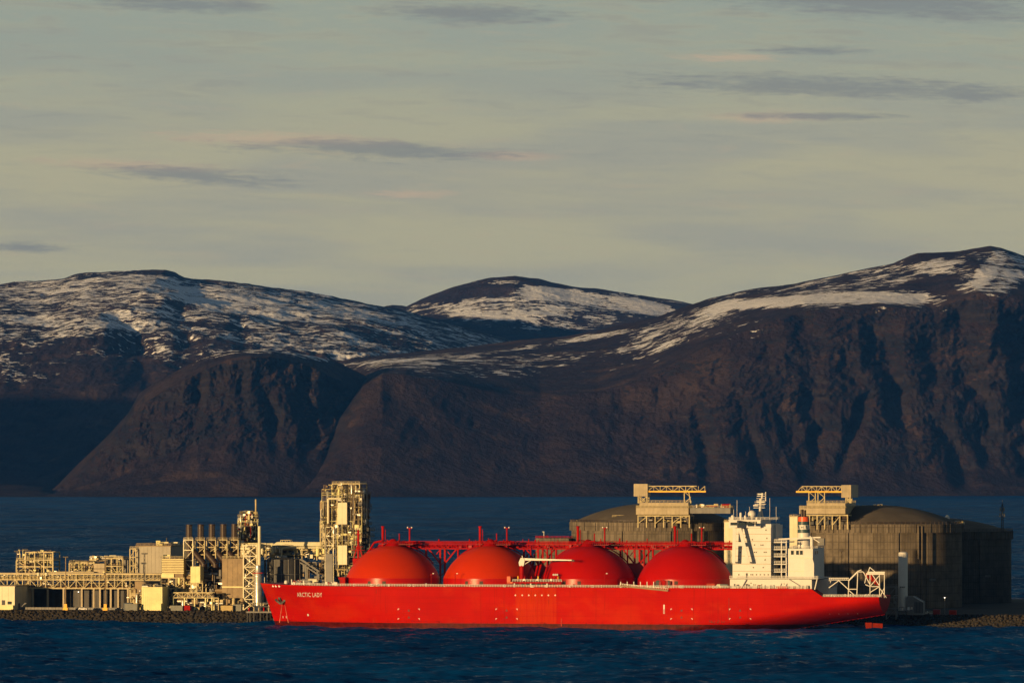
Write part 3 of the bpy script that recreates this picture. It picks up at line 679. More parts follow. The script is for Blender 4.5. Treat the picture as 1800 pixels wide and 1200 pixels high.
gA = gantry(tA, 'beige panelled platform with yellow gantry beam on the tank behind the red domes', 1122, 1212, (1114, 850, 1138.5, 872, 1138, 1239, 854, 863.5), 0, 0, (1205,),
            [(1118, 892, 1210.5, 904, bA - 1, bA + 12, 'beige_panel', 12), (1124, 883, 1210, 891.8, bA + 1, bA + 11, 'beige_panel', 12), (1211, 892, 1284, 902, bA, bA + 12, 'grey_panel', 6)], bA, False)
fit(gA, 1224, 1284, 885, 893, bA + 2, bA + 9, 16, 88, mats=('red_paint', 'beige_steel', 'white_paint', 'silver'), kinds='pvbh', big=.8)
bB = BT - 8 - 43
gB = gantry(tB, 'beige panelled platform with yellow gantry beam on the tank behind the funnel', 1410, 1490, (1479, 852, 1496, 874, 1401, 1479, 854.5, 864), 0, 0, (1424, 1440),
            [(1405, 892.5, 1486, 903, bB - 1, bB + 52, 'beige_panel', 7), (1418, 883.5, 1486, 892.3, bB + 1, bB + 40, 'beige_panel', 6)], bB, True)
for i, (x0, x1, y, b) in enumerate(((1076, 1122, 909, BT - 30), (1510, 1548, 910, BT - 34))):
    t = thing('valve_skid', ('low valve skid with rails on the roof edge of the tank behind the red domes', 'low valve skid with rails on the roof edge of the tank behind the funnel')[i], 'pipework', A_of(x0, b), b, zA - .5, 'pipe skids on the tank roofs')
    frame(t, x0, x1, y, y + 9, b, b + 4, 6, 1, rail=True, r=.16); fit(t, x0, x1, y + 1, y + 8, b + .5, b + 3, 8, 50 + i, kinds='pvb', big=.6)
# cream stair shafts of the two tanks
def shaft(label, x0, y0, x1, b0, b1):
    t = thing('stair_shaft', label, 'tower', A_of((x0 + x1) / 2, b0), b0, G0, 'stair towers beside the tanks')
    w, a0, a1, z0, z1 = clad(t, x0, y0, x1, 1064, b0, b1, 'cream_paint', 'shaft_wall', 2, G0, 9)
    parapet(t, a0, a1, b0, b1, z1)
    box('roof_slab', 'beige_panel', t, a0 - .3, a1 + .3, b0 - .3, b1 + .3, z1, z1 + .35)
    return t
shaft('cream stair tower rising between the red domes and the white deckhouse', 1273, 917, 1291, BT - 44, BT - 36)
shaft('cream stair tower close behind the banded funnel', 1388, 908, 1402, BT - 36, BT - 29)
# low concrete house left of tank A
t = T('pump_house', 'low flat concrete building with red roof rail behind the second and third domes', 'building', 960, BT - 20)
w_, a0, a1, z0, z1 = clad(t, 941, 945.5, 1000, 1062, BT - 25, BT + 10, 'concrete', 'wall', 5, G0, 3); parapet(t, a0, a1, BT - 25, BT + 10, z1, 'red_paint')
bar('lamp_pole', 'white_paint', t, (A_of(956, BT - 20), BT - 20, z1), (A_of(956, BT - 20), BT - 20, z1 + 3.2), .12)
bar('lamp_arm', 'white_paint', t, (A_of(956, BT - 20) - .8, BT - 20, z1 + 3.2), (A_of(956, BT - 20) + .2, BT - 20, z1 + 3.2), .12)
# signs on the tank walls
for (tk, c, r, b, x, y0, y1, hw) in ((tB, cB, rB, BT - 8, 1639, 1015.5, 1021, 8), (tC, cC, rC, BT + 95, 1736, 1009, 1015, 8)):
    aa = A_of(x, b - r * .7); bb = b - math.sqrt(max(0, r * r - (aa - c) ** 2)) - .3
    aa = A_of(x, bb); bb = b - math.sqrt(max(0, r * r - (aa - c) ** 2)) - .12
    th = math.atan2(bb - b, aa - c); e = Vector((-math.sin(th), math.cos(th))); zz0, zz1 = Z_of(x, y1, bb), Z_of(x, y0, bb); vs = []
    sg = MB()
    for z in (zz0, zz1):
        for (o_, s) in ((-.1, -2.2), (.1, -2.2), (.1, 2.2), (-.1, 2.2)):
            vs.append((aa + e.x * s + math.cos(th) * o_, bb + e.y * s + math.sin(th) * o_, z))
    s_ = sg.add(vs, [(0, 3, 2, 1), (4, 5, 6, 7), (0, 1, 5, 4), (1, 2, 6, 5), (2, 3, 7, 6), (3, 0, 4, 7)]).obj('sign_plate', 'dark_panel', tk)
    for k in range(-2, 3):
        s0, s1 = k * .8 - .28, k * .8 + .28; pts = []
        for z in (zz0 + .3, zz1 - .3):
            for (o_, s) in ((.08, s0), (.16, s0), (.16, s1), (.08, s1)): pts.append((aa + e.x * s + math.cos(th) * o_, bb + e.y * s + math.sin(th) * o_, z))
        MB().add(pts, [(0, 3, 2, 1), (4, 5, 6, 7), (0, 1, 5, 4), (1, 2, 6, 5), (2, 3, 7, 6), (3, 0, 4, 7)]).obj('sign_mark', 'grey_panel', s_)
# pipe down the front of tank B, small vents, clutter by the rim
for tk, c, r, b, x, y0, y1 in ((tB, cB, rB, BT - 8, 1614, 924, 982), (tA, cA, rA, BT, 1215, 920, 1000), (tB, cB, rB, BT - 8, 1620, 924, 1060)):
    aa = A_of(x, b - r * .85); bb = b - math.sqrt(max(0, (r + .5) ** 2 - (aa - c) ** 2))
    tube('downpipe', 'concrete', tk, [(aa, bb, Z_of(x, y1, bb)), (aa, bb, Z_of(x, y0, bb))], .45)
fit(tB, 1677, 1695, 915, 922, BT - 8, BT + 2, 8, 17, mats=('yellow_paint', 'beige_steel', 'silver'), kinds='pvb', big=.6)
fit(tB, 1515, 1551, 886, 890, BT - 12, BT - 6, 6, 19, mats=('silver', 'beige_steel'), kinds='pb', big=.5)
fit(tA, 1014, 1030, 913, 917, BT - 14, BT - 4, 6, 23, mats=('red_paint', 'beige_steel', 'silver'), kinds='pvb', big=.5)
a_, z_ = P(1665, 910, BT + 80); MB().lathe((a_, BT + 80), [(1.3, z_ - 2), (1.3, z_), (1.1, z_ + .8), (.6, z_ + 1.3), (.1, z_ + 1.5)], 12).obj('vent_dome', 'white_paint', tC, True)
# radio mast on the far tank
t = thing('radio_mast', 'slim lattice antenna mast on the roof of the dark rear tank', 'mast', A_of(1762, BT + 70), BT + 70, zC)
a_, z_ = P(1762, 886, BT + 70); z0_ = zC - .5
for s in (-.5, .5):
    for q in (-.4, .4): bar('mast_leg', 'dark_steel', t, (a_ + s, BT + 70 + q, z0_), (a_ + s * .5, BT + 70 + q * .5, z_), .12)
k = 10
for i in range(k):
    za, zb = z0_ + (z_ - z0_) * i / k, z0_ + (z_ - z0_) * (i + 1) / k; bar('brace', 'dark_steel', t, (a_ - .5, BT + 69.6, za), (a_ + .5, BT + 69.6, zb), .08)
for (dz, s) in ((.55, -1.1), (.55, 1.1), (.75, -.9), (.75, .9), (.62, .1)): zz = z0_ + (z_ - z0_) * dz; box('antenna', 'grey_panel', t, a_ + s - .3, a_ + s + .3, BT + 68.8, BT + 69.2, zz, zz + 2)
bar('spike', 'dark_steel', t, (a_, BT + 70, z_ - .5), (a_, BT + 70, z_ + 2.2), .09)
# white silo, shed, lamp, stern-side dock frame, containers
bS = 10.5
t = T('silo', 'tall slim white silo standing in front of the concrete tank', 'silo', 1587, bS)
a0, z1 = P(1579, 969, bS); a1 = A_of(1595.5, bS); c_ = (a0 + a1) / 2; r_ = (a1 - a0) / 2
MB().lathe((c_, bS), [(r_ * .6, G0 + 1.5), (r_, G0 + 2), (r_, z1 - .9), (r_ * .85, z1 - .35), (r_ * .5, z1 - .05), (.1, z1)], 28).obj('shell', 'white_paint', t, True)
for k in range(4): th = .8 + k * math.pi / 2; bar('leg', 'grey_panel', t, (c_ + r_ * .8 * math.cos(th), bS + r_ * .8 * math.sin(th), G0), (c_ + r_ * .8 * math.cos(th), bS + r_ * .8 * math.sin(th), G0 + 2.2), .25)
for k in range(3): box('warning_plate', 'black_paint', t, c_ - 1 + k * .75, c_ - .5 + k * .75, bS - r_ - .1, bS - r_ + .25, Z_of(1587, 1032, bS), Z_of(1587, 1030, bS))
t = T('shed', 'small white sloped-roof shed at the foot of the silo', 'building', 1607, bS)
a0, z1 = P(1594, 1047.5, bS - 3); a1 = A_of(1622, bS - 3)
MB().prism([(a0, G0), (a1, G0), (a1, z1 - 2.6), (a0 + 3, z1), (a0, z1)], bS - 3, bS + 6).obj('walls', 'grey_panel', t)
for k in range(6): x_ = a0 + 3.6 + k * .7; box('louvre', 'dark_panel', t, x_, x_ + .45, bS - 3.12, bS - 2.9, G0 + 1, z1 - 2.6)
bar('roof_edge', 'white_paint', t, (a0 + 3, bS - 3, z1), (a1 + .3, bS - 3, z1 - 2.7), .14)
fit(t, 1581, 1604, 1066, 1073, bS - 8, bS - 5, 8, 3, kinds='pvb', big=.6, mats=('grey_panel', 'white_paint', 'silver'))
def lamp(px, yt, b, label, arm=1.0, m='grey_panel', lit=True):
    a, z = P(px, yt, b); t = thing('lamp_post', label, 'lamp', a, b, G0, 'lamp posts in the plant yard')
    bar('pole', m, t, (a, b, G0 - .1), (a, b, z), .14, 6); bar('arm', m, t, (a - arm, b, z), (a + arm, b, z), .12)
    MB().lathe((a, b - .2), [(.1, z - .4), (.24, z - .3), (.24, z - .1), (.1, z)], 10).obj('lamp_head', 'lamp_white' if lit else m, t, True)
lamp(1660.7, 1049, 22, 'lit lamp post on the dark yard near the red-orange container')
t = T('dock_frame', 'grey braced steel dock frame just behind the ship stern', 'dock tower', 1566, 6)
frame(t, 1558, 1575, 1031, 1071, 4, 9, 1, 3, 'grey_panel', .2, 1, True, True, 4, G0 - 2); fit(t, 1558, 1575, 1046, 1070, 5, 8, 5, 5, kinds='cpb', big=.6, mats=('grey_panel', 'silver'))
def container(px0, px1, y0, b, m, label, cat='container', d=2.6, ribs=9):
    a0, z1 = P(px0, y0, b); a1 = A_of(px1, b); t = thing('container', label, cat, a0, b, G0, 'containers on the yard')
    box('body', m, t, a0, a1, b, b + d, G0 + .002, z1)
    for i in range(ribs): x = a0 + (a1 - a0) * (i + .3) / ribs; box('rib', m, t, x, x + (a1 - a0) / ribs * .4, b - .08, b + .02, G0 + .15, z1 - .15)
    box('roof_rim', m, t, a0 - .04, a1 + .04, b - .1, b + d + .04, z1, z1 + .1)
container(1668, 1681, 1072, 16, 'boat_red', 'red-orange container on the dark yard before the rear tank')
container(1640, 1652, 1071, 18, 'deck_red', 'dull dark red box beside the two parked cars', 'container')
def car(px, b, m, label):
    a = A_of(px, b); t = thing('parked_car', label, 'car', a, b, G0, 'cars on the plant yard')
    MB().prism([(a - 2.1, G0 + .35), (a + 2.1, G0 + .35), (a + 2.1, G0 + .9), (a + 1.2, G0 + 1.0), (a + .7, G0 + 1.55), (a - 1.2, G0 + 1.55), (a - 1.9, G0 + 1.0), (a - 2.1, G0 + .9)], b - .85, b + .85).obj('body', m, t)
    MB().prism([(a - 1.6, G0 + 1.02), (a + 1.0, G0 + 1.02), (a + .6, G0 + 1.47), (a - 1.15, G0 + 1.47)], b - .88, b - .8).obj('side_window', 'glass', t)
    for s in (-1.3, 1.3): MB().bar((a + s, b - .88, G0 + .34), (a + s, b - .6, G0 + .34), .34, 10).obj('wheel', 'black_paint', t)
    for s in (-.6, .6): box('headlight', 'lamp_white' if px > 1600 else 'white_paint', t, a + 2.08, a + 2.14, b + s - .15, b + s + .15, G0 + .65, G0 + .85)
car(1627, 20, 'white_paint', 'pale car parked nearer the silo shed'); car(1638, 20, 'white_paint', 'pale car parked beside the dull dark red box')
car(146, 17, 'white_paint', 'small white car parked below the long pipe bridge')

# ------------------------------------------------------------------ process plant on the left
# long pipe bridge
bR = 42
t = T('pipe_bridge', 'long beige two-tier truss pipe bridge running across the plant', 'pipe bridge', 120, bR)
a0, zt = P(-14, 1008, bR); a1 = A_of(283, bR); am = A_of(236, bR)
zm = Z_of(120, 1018.5, bR); zb = Z_of(120, 1033.5, bR)
for bb in (bR, bR + 7):
    bar('top_chord', 'beige_steel', t, (a0, bb, zt), (a1, bb, zt), .3); bar('middle_chord', 'beige_steel', t, (a0, bb - .01, zm), (a1, bb - .01, zm), .22); bar('bottom_chord', 'beige_steel', t, (a0, bb, zb), (am, bb, zb), .25)
    n = 22; L = (a1 - a0) / n
    for i in range(n + 1):
        a = a0 + L * i; bar('vertical', 'beige_steel', t, (a, bb - .02, zb if a < am else zm), (a, bb - .02, zt), .18)
        if i < n and bb == bR:
            if a < am - L:
                p, q = (a, bb, zb), (a + L, bb, zm)
                if i % 2: p, q = (a + L, bb, zb), (a, bb, zm)
                bar('diagonal', 'beige_steel', t, p, q, .14)
            bar('sub_vertical', 'beige_steel', t, (a + L / 2, bb, zm), (a + L / 2, bb, zt), .12)
box('roof_walkway', 'beige_panel', t, a0, a1, bR - .3, bR + 7.3, zt + .3, zt + .55)
box('pipe_tray', 'dark_steel', t, a0, a1, bR + .3, bR + 6.7, zm - .45, zm - .25); box('pipe_tray', 'dark_steel', t, a0, am, bR + .3, bR + 6.7, zb - .3, zb - .1)
for (z, bb, r, m) in ((zm + .35, 1.2, .32, 'beige_steel'), (zm + .5, 2.6, .5, 'silver'), (zm + .4, 4.2, .4, 'dark_steel'), (zm + .6, 5.6, .55, 'beige_steel'), (zb + .4, 1.4, .4, 'brown_panel'), (zb + .6, 3.0, .6, 'rust_stack'), (zb + .5, 5.0, .45, 'silver'), (zm + 1.6, 3.2, .3, 'cream_paint')):
    tube('pipe', m, t, [(a0, bR + bb, z), (a1 if z > zm else am, bR + bb, z)], r, 8)
for px in (0, 28, 58, 84, 112, 144, 165, 176, 195, 208, 225):
    for bb in (bR + .3, bR + 6.8): bar('support_column', 'beige_panel', t, (A_of(px, bb), bb, G0), (A_of(px, bb), bb, zb - .2), .42)
fit(t, 0, 282, 1009, 1018, bR - .2, bR + 6, 26, 301, kinds='pcvb', big=.55, mats=('bright_panel', 'dark_steel', 'silver', 'brown_panel', 'beige_steel'))
fit(t, 0, 232, 1019, 1033, bR + .4, bR + 6, 30, 302, kinds='pcvbh', big=.6, mats=('brown_panel', 'dark_steel', 'silver', 'rust_stack', 'beige_steel'))
for px in (68, 82): vcyl('expansion_drum', 'cream_paint', t, A_of(px, bR), bR - .3, zt - .8, zt + .8, .8, 12)
# dark undercroft behind the bridge legs
t = T('substation', 'long dark low building behind the legs of the pipe bridge', 'building', 120, bR + 14)
a0, z1 = P(30, 1034, bR + 12); a1 = A_of(238, bR + 12)
box('wall', 'dark_panel', t, a0, a1, bR + 12, bR + 24, G0, z1)
for i in range(16): x = a0 + (a1 - a0) * (i + .2) / 16; box('door_bay', 'dark_steel', t, x, x + 2, bR + 11.9, bR + 12.1, G0, z1 - 2)
box('plinth', 'grey_panel', t, a0 + 6, a1 - 4, bR + 6.9, bR + 7.5, G0, G0 + .5)
# low cream building at the left edge
t = T('low_building', 'low cream building with one window by the rock bank at the bridge end', 'building', 14, 20)
w_, a0, a1, z0, z1 = clad(t, -40, 1030, 26, 1069, 20, 50, 'cream_paint', 'wall', 6, G0); box('plinth', 'bright_panel', t, a0, a1 - .5, 18.6, 19.9, G0, G0 + 2.2)
box('roof_slab', 'beige_panel', t, a0 - .3, a1 + .3, 19.7, 50.3, z1, z1 + .4); box('door', 'dark_panel', t, a1 - 6.5, a1 - 4.8, 19.85, 20.1, G0 + 2.3, G0 + 4.6)
box('window', 'glass', t, a1 - 3.6, a1 - 1.5, 19.86, 20.1, G0 + 2.6, G0 + 4.0); box('side_door', 'container_blue', t, a1 - .1, a1 + .12, 26, 28.5, G0, G0 + 3)
bar('stair_rail', 'grey_panel', t, (a1 + 1, 24, G0), (a1 + 4, 24, G0 + 3.2), .15); bar('stair_rail', 'grey_panel', t, (a1 + 1, 26, G0), (a1 + 4, 26, G0 + 3.2), .15)
# yellow footed lamp towers in front of the bridge
for (px, lab) in ((115.5, 'tall thin floodlight pole on yellow block nearer the low cream building'), (185.5, 'tall thin floodlight pole on yellow block nearer the bright yellow-cream block')):
    b = 18; a, z = P(px, 979, b); t = thing('floodlight_pole', lab, 'lamp', a, b, G0, 'floodlight poles along the rock bank')
    box('foot', 'yellow_paint', t, a - 1.2, a + 1.2, b - 1, b + 1, G0, G0 + 1.2); box('pedestal', 'yellow_paint', t, a - .7, a + .7, b - .6, b + .6, G0 + 1.2, G0 + 3.0)
    bar('pole', 'brown_panel', t, (a, b, G0 + 3), (a, b, z), .24, 8); bar('cross_arm', 'dark_steel', t, (a - 1.2, b, z), (a + 1.2, b, z), .16)
    for s in (-1, -.35, .35, 1): box('floodlight', 'dark_steel', t, a + s - .22, a + s + .22, b - .3, b + .1, z + .1, z + .5)
for (px, yt, b, lab) in ((30, 969, 95, 'dark floodlight mast at the front corner of the open frame module'), (44, 966, 98, 'dark floodlight mast behind the open frame module'), (254, 973, 26, 'dark lattice floodlight mast in front of the big pale hall')):
    a, z = P(px, yt, b); t = thing('floodlight_mast', lab, 'lamp', a, b, G0, 'dark floodlight masts')
    for s in (-.35, .35): bar('mast_leg', 'dark_steel', t, (a + s, b, G0), (a + s * .7, b, z), .12)
    k = 14
    for i in range(k): za, zb_ = G0 + (z - G0) * i / k, G0 + (z - G0) * (i + 1) / k; bar('brace', 'dark_steel', t, (a - .35, b, za), (a + .35, b, zb_), .09)
    bar('cross_arm', 'dark_steel', t, (a - 1.4, b, z), (a + 1.4, b, z), .16)
    for s in (-1.2, -.4, .4, 1.2): box('floodlight', 'dark_steel', t, a + s - .25, a + s + .25, b - .3, b + .1, z - .1, z + .5)
for (px, py, b) in ((138, 1039, 46),):
    lamp(px, py, b, 'lit lamp under the long pipe bridge')
# module 1: open frame
b = 80
t = T('process_module', 'open beige steel frame module full of pipes beside two dark floodlight masts', 'plant module', 60, b)
frame(t, 29, 93, 984, 1007, b, b + 12, 4, 2, r=.26, braces=.6, seed=3); frame(t, 45, 93, 970, 984, b, b + 12, 3, 1, r=.24, braces=.3, seed=5, rail=False)
fit(t, 30, 92, 973, 1006, b + 1, b + 10, 44, 12); a0, z0 = P(30, 1030, b)
for px in (30, 50, 72, 92): bar('column', 'beige_steel', t, (A_of(px, b + 1), b + 1, G0), (A_of(px, b + 1), b + 1, Z_of(px, 1006, b)), .4)
fit(t, 32, 90, 966, 1006, b - .6, b + 2, 30, 303, kinds='pcb', big=.55, mats=('dark_steel', 'rust_stack', 'bright_panel', 'brown_panel'))
# module 2: compressor decks with cream box
t = T('compressor_module', 'long low beige module with cream box and roof fans beside the big pale hall', 'plant module', 170, b)
frame(t, 122, 166, 989, 1005, b, b + 10, 5, 1, r=.26, braces=.3, seed=8); fit(t, 123, 164, 990, 1005, b + 1, b + 8, 26, 31, mats=('bright_panel', 'beige_steel', 'silver', 'cream_paint'))
clad(t, 165, 990, 184, 1007, b - 1, b + 8, 'beige_panel', 'cream_box', 3); clad(t, 184.5, 983, 216, 1008, b + 2, b + 18, 'dark_panel', 'dark_hall', 5)  # dark block put in for the shade inside the frame
frame(t, 186, 216, 981, 1008, b, b + 16, 3, 2, r=.22, braces=.2, seed=9, decks=False); fit(t, 158, 214, 976, 985, b + 2, b + 9, 26, 37, kinds='vbph', big=.75, mats=('cream_paint', 'beige_steel', 'silver'))
a0, z1 = P(216.5, 983, b + 2); box('shaded_end', 'grey_panel', t, a0, a0 + 2.5, b + 2.2, b + 26, G0, z1 - .2)  # grey block puts the shaded end face of the module into its colour
a0, z1 = P(85, 1004, b - 4); a1 = A_of(165, b - 4); box('roof_deck', 'beige_steel', t, a0, a1, b - 4, b - 1.5, z1 - .4, z1); fit(t, 90, 160, 1003, 1008, b - 4, b - 2, 10, 41, kinds='pb', big=.6)
fit(t, 125, 215, 1009, 1032, b - 6, b - 2, 22, 43, kinds='pcvb', mats=('dark_steel', 'brown_panel', 'rust_stack', 'grey_panel')); 
for px in (124, 150, 180, 212): bar('column', 'beige_steel', t, (A_of(px, b + .5), b + .5, G0), (A_of(px, b + .5), b + .5, Z_of(px, 1005, b)), .4)
fit(t, 123, 214, 984, 1007, b - 1.4, b + 1, 34, 304, kinds='pcb', big=.5, mats=('dark_steel', 'rust_stack', 'bright_panel', 'brown_panel'))
# big pale hall with stair frame
b = 66
t = T('process_hall', 'large pale windowless hall with flat roof and small rooftop units', 'building', 270, b)
w_, a0, a1, z0, z1 = clad(t, 239.5, 960, 300, 1066, b, b + 30, 'pale_panel', 'wall', 9, G0)
box('roof_slab', 'brown_panel', t, a0 - .3, a1 + .3, b - .3, b + 30.3, z1, z1 + .5); parapet(t, a0, a1, b, b + 30, z1 + .5, 'brown_panel')
fit(t, 275, 296, 951, 960, b + 2, b + 8, 9, 44, kinds='vbph', big=.7, mats=('cream_paint', 'silver', 'bright_panel')); a_, z_ = P(307, 952, b + 15); box('rooftop_unit', 'cream_paint', t, a_ - 1.6, a_ + 2, b + 13, b + 17, z1 + .5, z_)
a_, z_ = P(293, 944.5, b + 4); vcyl('roof_vent', 'dark_steel', t, a_, b + 4, z1 + .5, z_, .35, 10)
t = T('stair_tower', 'narrow beige steel stair frame against the edge of the pale hall', 'stairs', 233, b - 2)
frame(t, 228.5, 238.5, 964, 1066, b - 2, b + 4, 1, 7, r=.2, braces=1, seed=10, zb=G0)
# louvred module in front of the stacks
b = 36
t = T('cooler_module', 'bright cream louvred module with horizontal slats in front of the hall corner', 'plant module', 303, b)
a0, z1 = P(283, 981, b); a1 = A_of(323, b); zl = Z_of(300, 1015, b); zlo = Z_of(300, 1008, b)
box('core', 'brown_panel', t, a0 + .4, a1 - .4, b + .4, b + 9, zl, z1)
for i in range(9): z = zlo + (z1 - zlo) * (i + .2) / 9; box('slat', 'bright_panel', t, a0, a1, b, b + .35, z, z + (z1 - zlo) / 9 * .45)
box('bright_band', 'bright_panel', t, a0 - .1, a0 + 6.5, b - .25, b + .3, zl, zlo)
frame(t, 283, 323, 1015, 1069, b, b + 9, 3, 3, r=.24, braces=.8, seed=11, zb=G0, rail=False); fit(t, 284, 323, 1012, 1066, b + 1, b + 7, 40, 45, mats=('beige_steel', 'bright_panel', 'silver', 'dark_steel', 'brown_panel'))
parapet(t, a0, a1, b, b + 9, z1); a_, z_ = P(287, 974.5, b + 2); a2 = A_of(299, b + 2)
MB().prism([(a_, z1), (a_ + .8, z1), (a_ + .8, z_ - 1), (a2 - .8, z_ - 1), (a2 - .8, z1), (a2, z1), (a2, z_), (a_, z_)], b + 2, b + 4).obj('roof_portal', 'bright_panel', t)
# bright yellow-cream block and the grey housing next to it
t = T('switch_house', 'bright yellow-cream ribbed block standing on the edge of the rock bank', 'building', 267, 22)
w_, a0, a1, z0, z1 = clad(t, 249, 1031, 285.5, 1071, 20, 30, 'bright_panel', 'wall', 10, G0); fit(t, 250, 285, 1026, 1032, 22, 28, 14, 46, kinds='vbph', big=.6)
box('lower_box', 'bright_panel', t, a1 - 3.4, a1 - .4, 18.9, 19.85, G0, G0 + 3.4)
t = T('duct_house', 'grey sloped duct housing between the pipe bridge and the yellow block', 'plant module', 243, 31)
a0, z1 = P(236, 1021, 30); a1 = A_of(256, 30); zz = Z_of(240, 1046, 30)
MB().prism([(a0, zz), (a1, zz), (a1, z1 - 1), (a1 - 1.5, z1), (a0, z1)], 31, 38).obj('housing', 'brown_panel', t)
fit(t, 228, 250, 1035, 1066, 29, 36, 26, 47, mats=('beige_steel', 'brown_panel', 'silver', 'dark_steel')); frame(t, 230, 250, 1046, 1069, 30, 37, 2, 2, r=.2, zb=G0, seed=12)
# the five stacks with lattice supports and slanting ducts
sx = [332.5, 353, 372.6, 392.7, 412.2]
which = ['beside the pale hall', 'second from the pale hall', 'in the middle of the five', 'second from the rust-domed column', 'beside the rust-domed column']
for i, x in enumerate(sx):
    b = 44 + i * 2.2
    t = thing('exhaust_stack', 'dark brown exhaust stack in white lattice, ' + which[i], 'chimney', A_of(x, b), b, G0, 'row of five exhaust stacks')
    a, z1 = P(x, 922 - .3 * i, b); r = 5.4 * .275
    vcyl('flue', 'rust_stack', t, a, b, Z_of(x, 1005, b), z1, r, 20, .02)
    MB().lathe((a, b), [(r * .4, z1 - .02), (r + .14, z1 - .3), (r + .14, z1 + .15), (r * .8, z1 + .16)], 20).obj('rim', 'rust_stack', t, True)
    for k in range(7):
        zz = z1 - 1 - k * .9; MB().bar((a - r * 1.02, b - r * .75, zz - .5), (a + r * 1.02, b - r * .75, zz), .1).obj('strake', 'dark_steel', t)
    frame(t, x - 9.5, x + 6.5, 948.5, 1000 + (20 if i == 0 else 0), b - r - 1.2, b + r + 1, 1, 4, 'beige_steel' if i else 'cream_paint', .2, 1, False, True, 60 + i)
    p = [(a + 2.2, b - 1, Z_of(x + 8, 968, b)), (a + 7.5, b - 1, Z_of(x + 24, 990, b)), (a + 7.5, b - 1, Z_of(x + 24, 1002, b))]
    tube('slanting_duct', 'rust_stack', t, p, 1.55, 14); fit(t, x + 4, x + 9, 955, 975, b - 2, b, 4, 70 + i, kinds='bv', big=.5, mats=('bright_panel', 'cream_paint'))
# boiler house under the stacks
b = 48
t = T('boiler_house', 'dark block under the slanting exhaust ducts with one bright cream corner', 'plant module', 370, b)
clad(t, 350, 996, 396, 1066, b, b + 16, 'dark_panel', 'wall', 5, G0, 4); clad(t, 335, 995, 352, 1024, 33, 40, 'bright_panel', 'bright_block', 2, None, 2)
fit(t, 335, 394, 1000, 1040, 40, b - .5, 44, 48, mats=('dark_steel', 'grey_panel', 'brown_panel', 'silver')); frame(t, 336, 356, 1024, 1042, 33, 40, 2, 1, r=.22, seed=13)
fit(t, 306, 350, 1014, 1044, 36, 44, 46, 49, mats=('beige_steel', 'bright_panel', 'silver', 'brown_panel')); frame(t, 322, 350, 1010, 1068, 40, 46, 2, 3, r=.22, seed=14, zb=G0)
# low truss bridge before it
t = T('truss_walkway', 'low beige truss bridge on legs in front of the boiler block', 'pipe bridge', 337, 28)
a0, z1 = P(303, 1041, 27); a1 = A_of(374, 27); z0 = Z_of(337, 1050, 27); n = 8
for bb in (27, 31):
    bar('top_chord', 'beige_steel', t, (a0, bb, z1), (a1, bb, z1), .22); bar('bottom_chord', 'beige_steel', t, (a0, bb, z0), (a1, bb, z0), .22)
    for i in range(n):
        s = (a0 + (a1 - a0) * i / n, a0 + (a1 - a0) * (i + 1) / n); bar('diagonal', 'beige_steel', t, (s[i % 2], bb, z0), (s[1 - i % 2], bb, z1), .13); bar('vertical', 'beige_steel', t, (s[0], bb, z0), (s[0], bb, z1), .14)
    for f in (.02, .3, .55, .82, .98): bar('leg', 'bright_panel', t, (a0 + (a1 - a0) * f, bb, G0), (a0 + (a1 - a0) * f, bb, z0), .24)
tube('pipe', 'silver', t, [(a0, 29, z0 + .6), (a1, 29, z0 + .6)], .4); tube('pipe', 'brown_panel', t, [(a0, 30, z0 + 1.4), (a1, 30, z0 + 1.4)], .3)
fit(t, 305, 392, 1053, 1068, 28, 36, 26, 51, mats=('beige_steel', 'dark_steel', 'brown_panel', 'silver')); bar('end_post', 'beige_steel', t, (A_of(384, 27), 27, G0), (A_of(384, 27), 27, z0), .22); bar('end_beam', 'beige_steel', t, (a1, 27, z0 - .02), (A_of(384, 27), 27, z0 - .02), .22)
# panelled brown hall and lattice tower
t = T('turbine_hall', 'weathered tan panelled hall between the stacks and lattice tower', 'building', 408, 40)
w_, a0, a1, z0, z1 = clad(t, 390.5, 981, 427.5, 1066, 38, 56, 'brown_panel', 'wall', 4, G0, 3, 'brown_panel'); parapet(t, a0, a1, 38, 56, z1)
bar('ledge', 'bright_panel', t, (a0, 37.7, Z_of(408, 1031, 38)), (a1, 37.7, Z_of(408, 1031, 38)), .3); fit(t, 392, 428, 1050, 1066, 32, 36, 16, 53, kinds='pvb', mats=('beige_steel', 'brown_panel', 'dark_steel'))
t = T('lattice_tower', 'cream X-braced lattice tower beside the silver chimney', 'tower', 440, 36)
a0, z1 = P(428, 958, 35); a1 = A_of(452, 35); n = 6
for bb in (35, 41):
    for a in (a0, a1): bar('column', 'cream_paint', t, (a, bb, G0), (a, bb, z1), .26)
    for i in range(n):
        za, zc_ = G0 + (z1 - G0) * i / n, G0 + (z1 - G0) * (i + 1) / n
        bar('brace', 'cream_paint', t, (a0, bb, za), (a1, bb, zc_), .18); bar('brace', 'cream_paint', t, (a1, bb + .3, za), (a0, bb + .3, zc_), .18); bar('beam', 'cream_paint', t, (a0, bb, zc_), (a1, bb, zc_), .2)
fit(t, 428, 452, 962, 1060, 36, 40, 26, 54, mats=('beige_steel', 'silver', 'brown_panel'), kinds='pcv', big=.7); fit(t, 424, 468, 955, 978, 36, 46, 30, 55, mats=('bright_panel', 'beige_steel', 'cream_paint', 'silver'))
frame(t, 424, 468, 958, 980, 42, 50, 4, 2, r=.2, seed=16, braces=.5)
